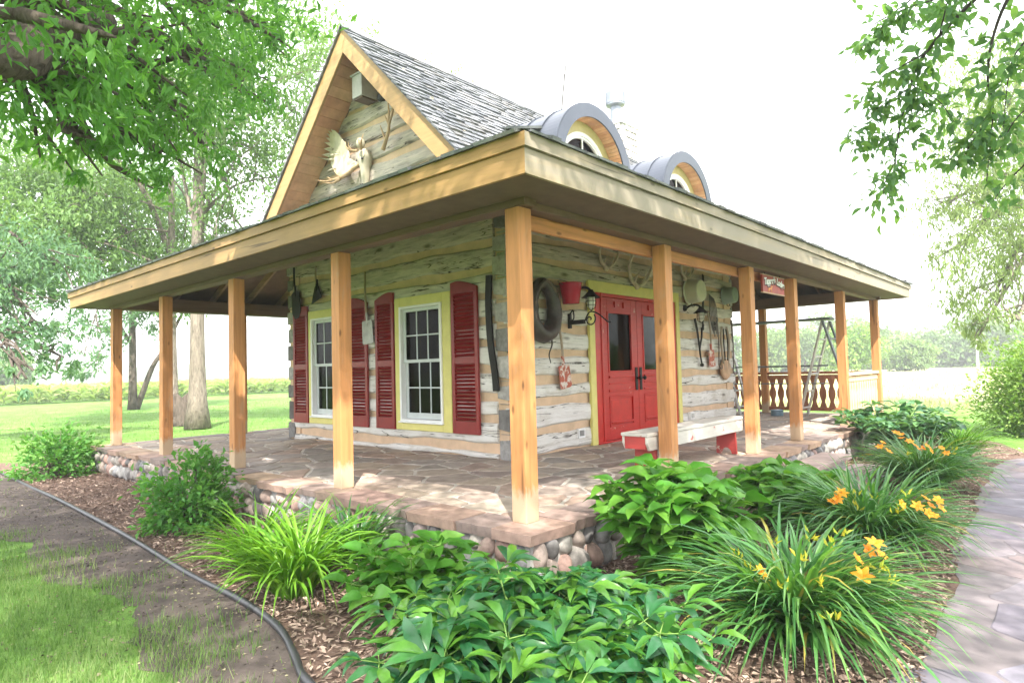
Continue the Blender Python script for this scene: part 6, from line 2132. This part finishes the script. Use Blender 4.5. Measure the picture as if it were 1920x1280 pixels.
def far_wood(name, label, centers, n, ls, mat):
    C = np.array([c[0] for c in centers]); Rr = np.array([c[1] for c in centers]); Z = np.array([c[2] for c in centers])
    nc = n // 30
    bi = rng.integers(0, len(C), nc)
    d = rdir(nc); d[:, 2] = np.abs(d[:, 2])
    c = C[bi] + d * (Rr[bi] * rng.random(nc) ** .35)[:, None] * np.stack([np.ones(nc), np.ones(nc), Z[bi] / Rr[bi]], 1)
    idx = np.repeat(np.arange(nc), 30); m_ = len(idx)
    P = c[idx] + rng.normal(0, 1, (m_, 3)) * (Rr[bi][idx] * .13)[:, None]
    P[:, 2] = np.maximum(P[:, 2], G)
    L = ls * rng.uniform(.6, 1.3, m_)
    o = leaves(name, P, rdir(m_), V3(0, 0, 1) + rng.normal(0, .5, (m_, 3)), L, L * .6, mat, rnd=np.clip(rng.random(len(C))[bi][idx] * .6 + .4 * rng.random(m_), 0, 1))
    o['kind'] = 'stuff'; o['label'] = label


cs = []
for u in np.arange(1340, 2080, 11):
    d = random.uniform(95, 130) + (10 if u > 1700 else 0)
    p = at(u, 690, d); hh = random.uniform(4.5, 7.6) * (1 + .25 * math.sin(u * .021))
    cs.append((V3(p[0], p[1], G), random.uniform(3.2, 5.0), hh))
far_wood('far_woodland', 'pale wood of deciduous trees across the meadow', cs, 60000, .75, M['lf_far'])
cs = []
for u in np.arange(-60, 560, 14):
    p = at(u, 715, 330 + random.uniform(-30, 60)); cs.append((V3(p[0], p[1], G), random.uniform(6, 11), random.uniform(4, 8)))
far_wood('distant_treeline', 'thin line of trees on the horizon beyond the fields', cs, 14000, 2.0, M['lf_far'])
MT = 'rounded trees in front of the far wood'
for (u, d, r_, h, lab) in ((1585, 70, 3.4, 4.6, 'light green rounded tree behind the far railing'), (1450, 86, 3.8, 5.2, 'bluish green tree seen between the far porch posts'), (1510, 95, 4.0, 6.2, 'taller tree seen left of the folding ladder'), (1700, 84, 3.0, 3.6, 'low pale bush tree right of the last porch post'), (15, 72, 3.4, 4.2, 'small rounded tree at the far left beyond the corn')):
    p = at(u, 700, d); b0 = V3(p[0], p[1], G)
    t = thing('field_tree', lab, 'tree', tuple(b0), MT)
    limbs('trunk', [([b0, b0 + V3(.2, 0, h * .4), b0 + V3(0, .1, h * .75)], .22, .08)], M['barkd'], t)
    bl = [(b0 + V3(random.uniform(-.45, .45) * r_, random.uniform(-.45, .45) * r_, h * random.uniform(.30, .78)), r_ * random.uniform(.42, .62)) for _ in range(9)]
    crown_leaves('crown', bl, 6500, .38, .55, M['lf_far'] if u != 1585 else M['lf_bush'], t, clump=26, sub=.35)
t = thing('utility_pole', 'thin white pole standing before the far wood at right', 'pole', tuple(at(1834, 690, 85) * [1, 1, 0] + V3(0, 0, G)))
p = at(1834, 690, 85)
mb = MB(); mb.tube([(p[0], p[1], G), (p[0], p[1], G + 3.6)], [.11, .08], 8); mb.bar((p[0] - .35, p[1], G + 3.3), (p[0] + .35, p[1], G + 3.3), .08, .08); mb.build('post', M['white'], t)
# tall meadow grass in bands on the right, sunlit paleness put into its colour
n = 26000
x = rng.uniform(16, 70, n); y = rng.uniform(-6, 26, n)
ok = rng.random(n) < .35 + .65 * (np.sin(x * .45) > .2)
x, y = x[ok], y[ok]; n = len(x)
L = rng.uniform(.08, .24, n)
o = leaves('meadow_grass', np.stack([x, y, np.full(n, G)], 1), V3(0, 0, 1) + rng.normal(0, .35, (n, 3)), rdir(n), L, L * .10 + .015, foliage('straw_grass', [(0.30, 0.34, 0.14), (0.46, 0.46, 0.24), (0.55, 0.50, 0.32)], .3))
o['kind'] = 'stuff'; o['label'] = 'tall pale meadow grass in front of the wood'

# ================================================================== summer haze
mb = MB(); mb.box((-2600, -2600, G - 1.0), (2600, 2600, 26))
hz = bpy.data.materials.new('haze_air'); hz.use_nodes = True
hn = hz.node_tree; hn.nodes.remove(hn.nodes['Principled BSDF'])
pv = hn.nodes.new('ShaderNodeVolumePrincipled')
pv.inputs['Color'].default_value = (0.97, 0.985, 1.0, 1)
pv.inputs['Density'].default_value = 0.0024
pv.inputs['Anisotropy'].default_value = 0.2
hn.links.new(pv.outputs[0], hn.nodes['Material Output'].inputs['Volume'])
o = mb.build('haze', hz); o['kind'] = 'stuff'; o['label'] = 'pale summer haze over the fields'
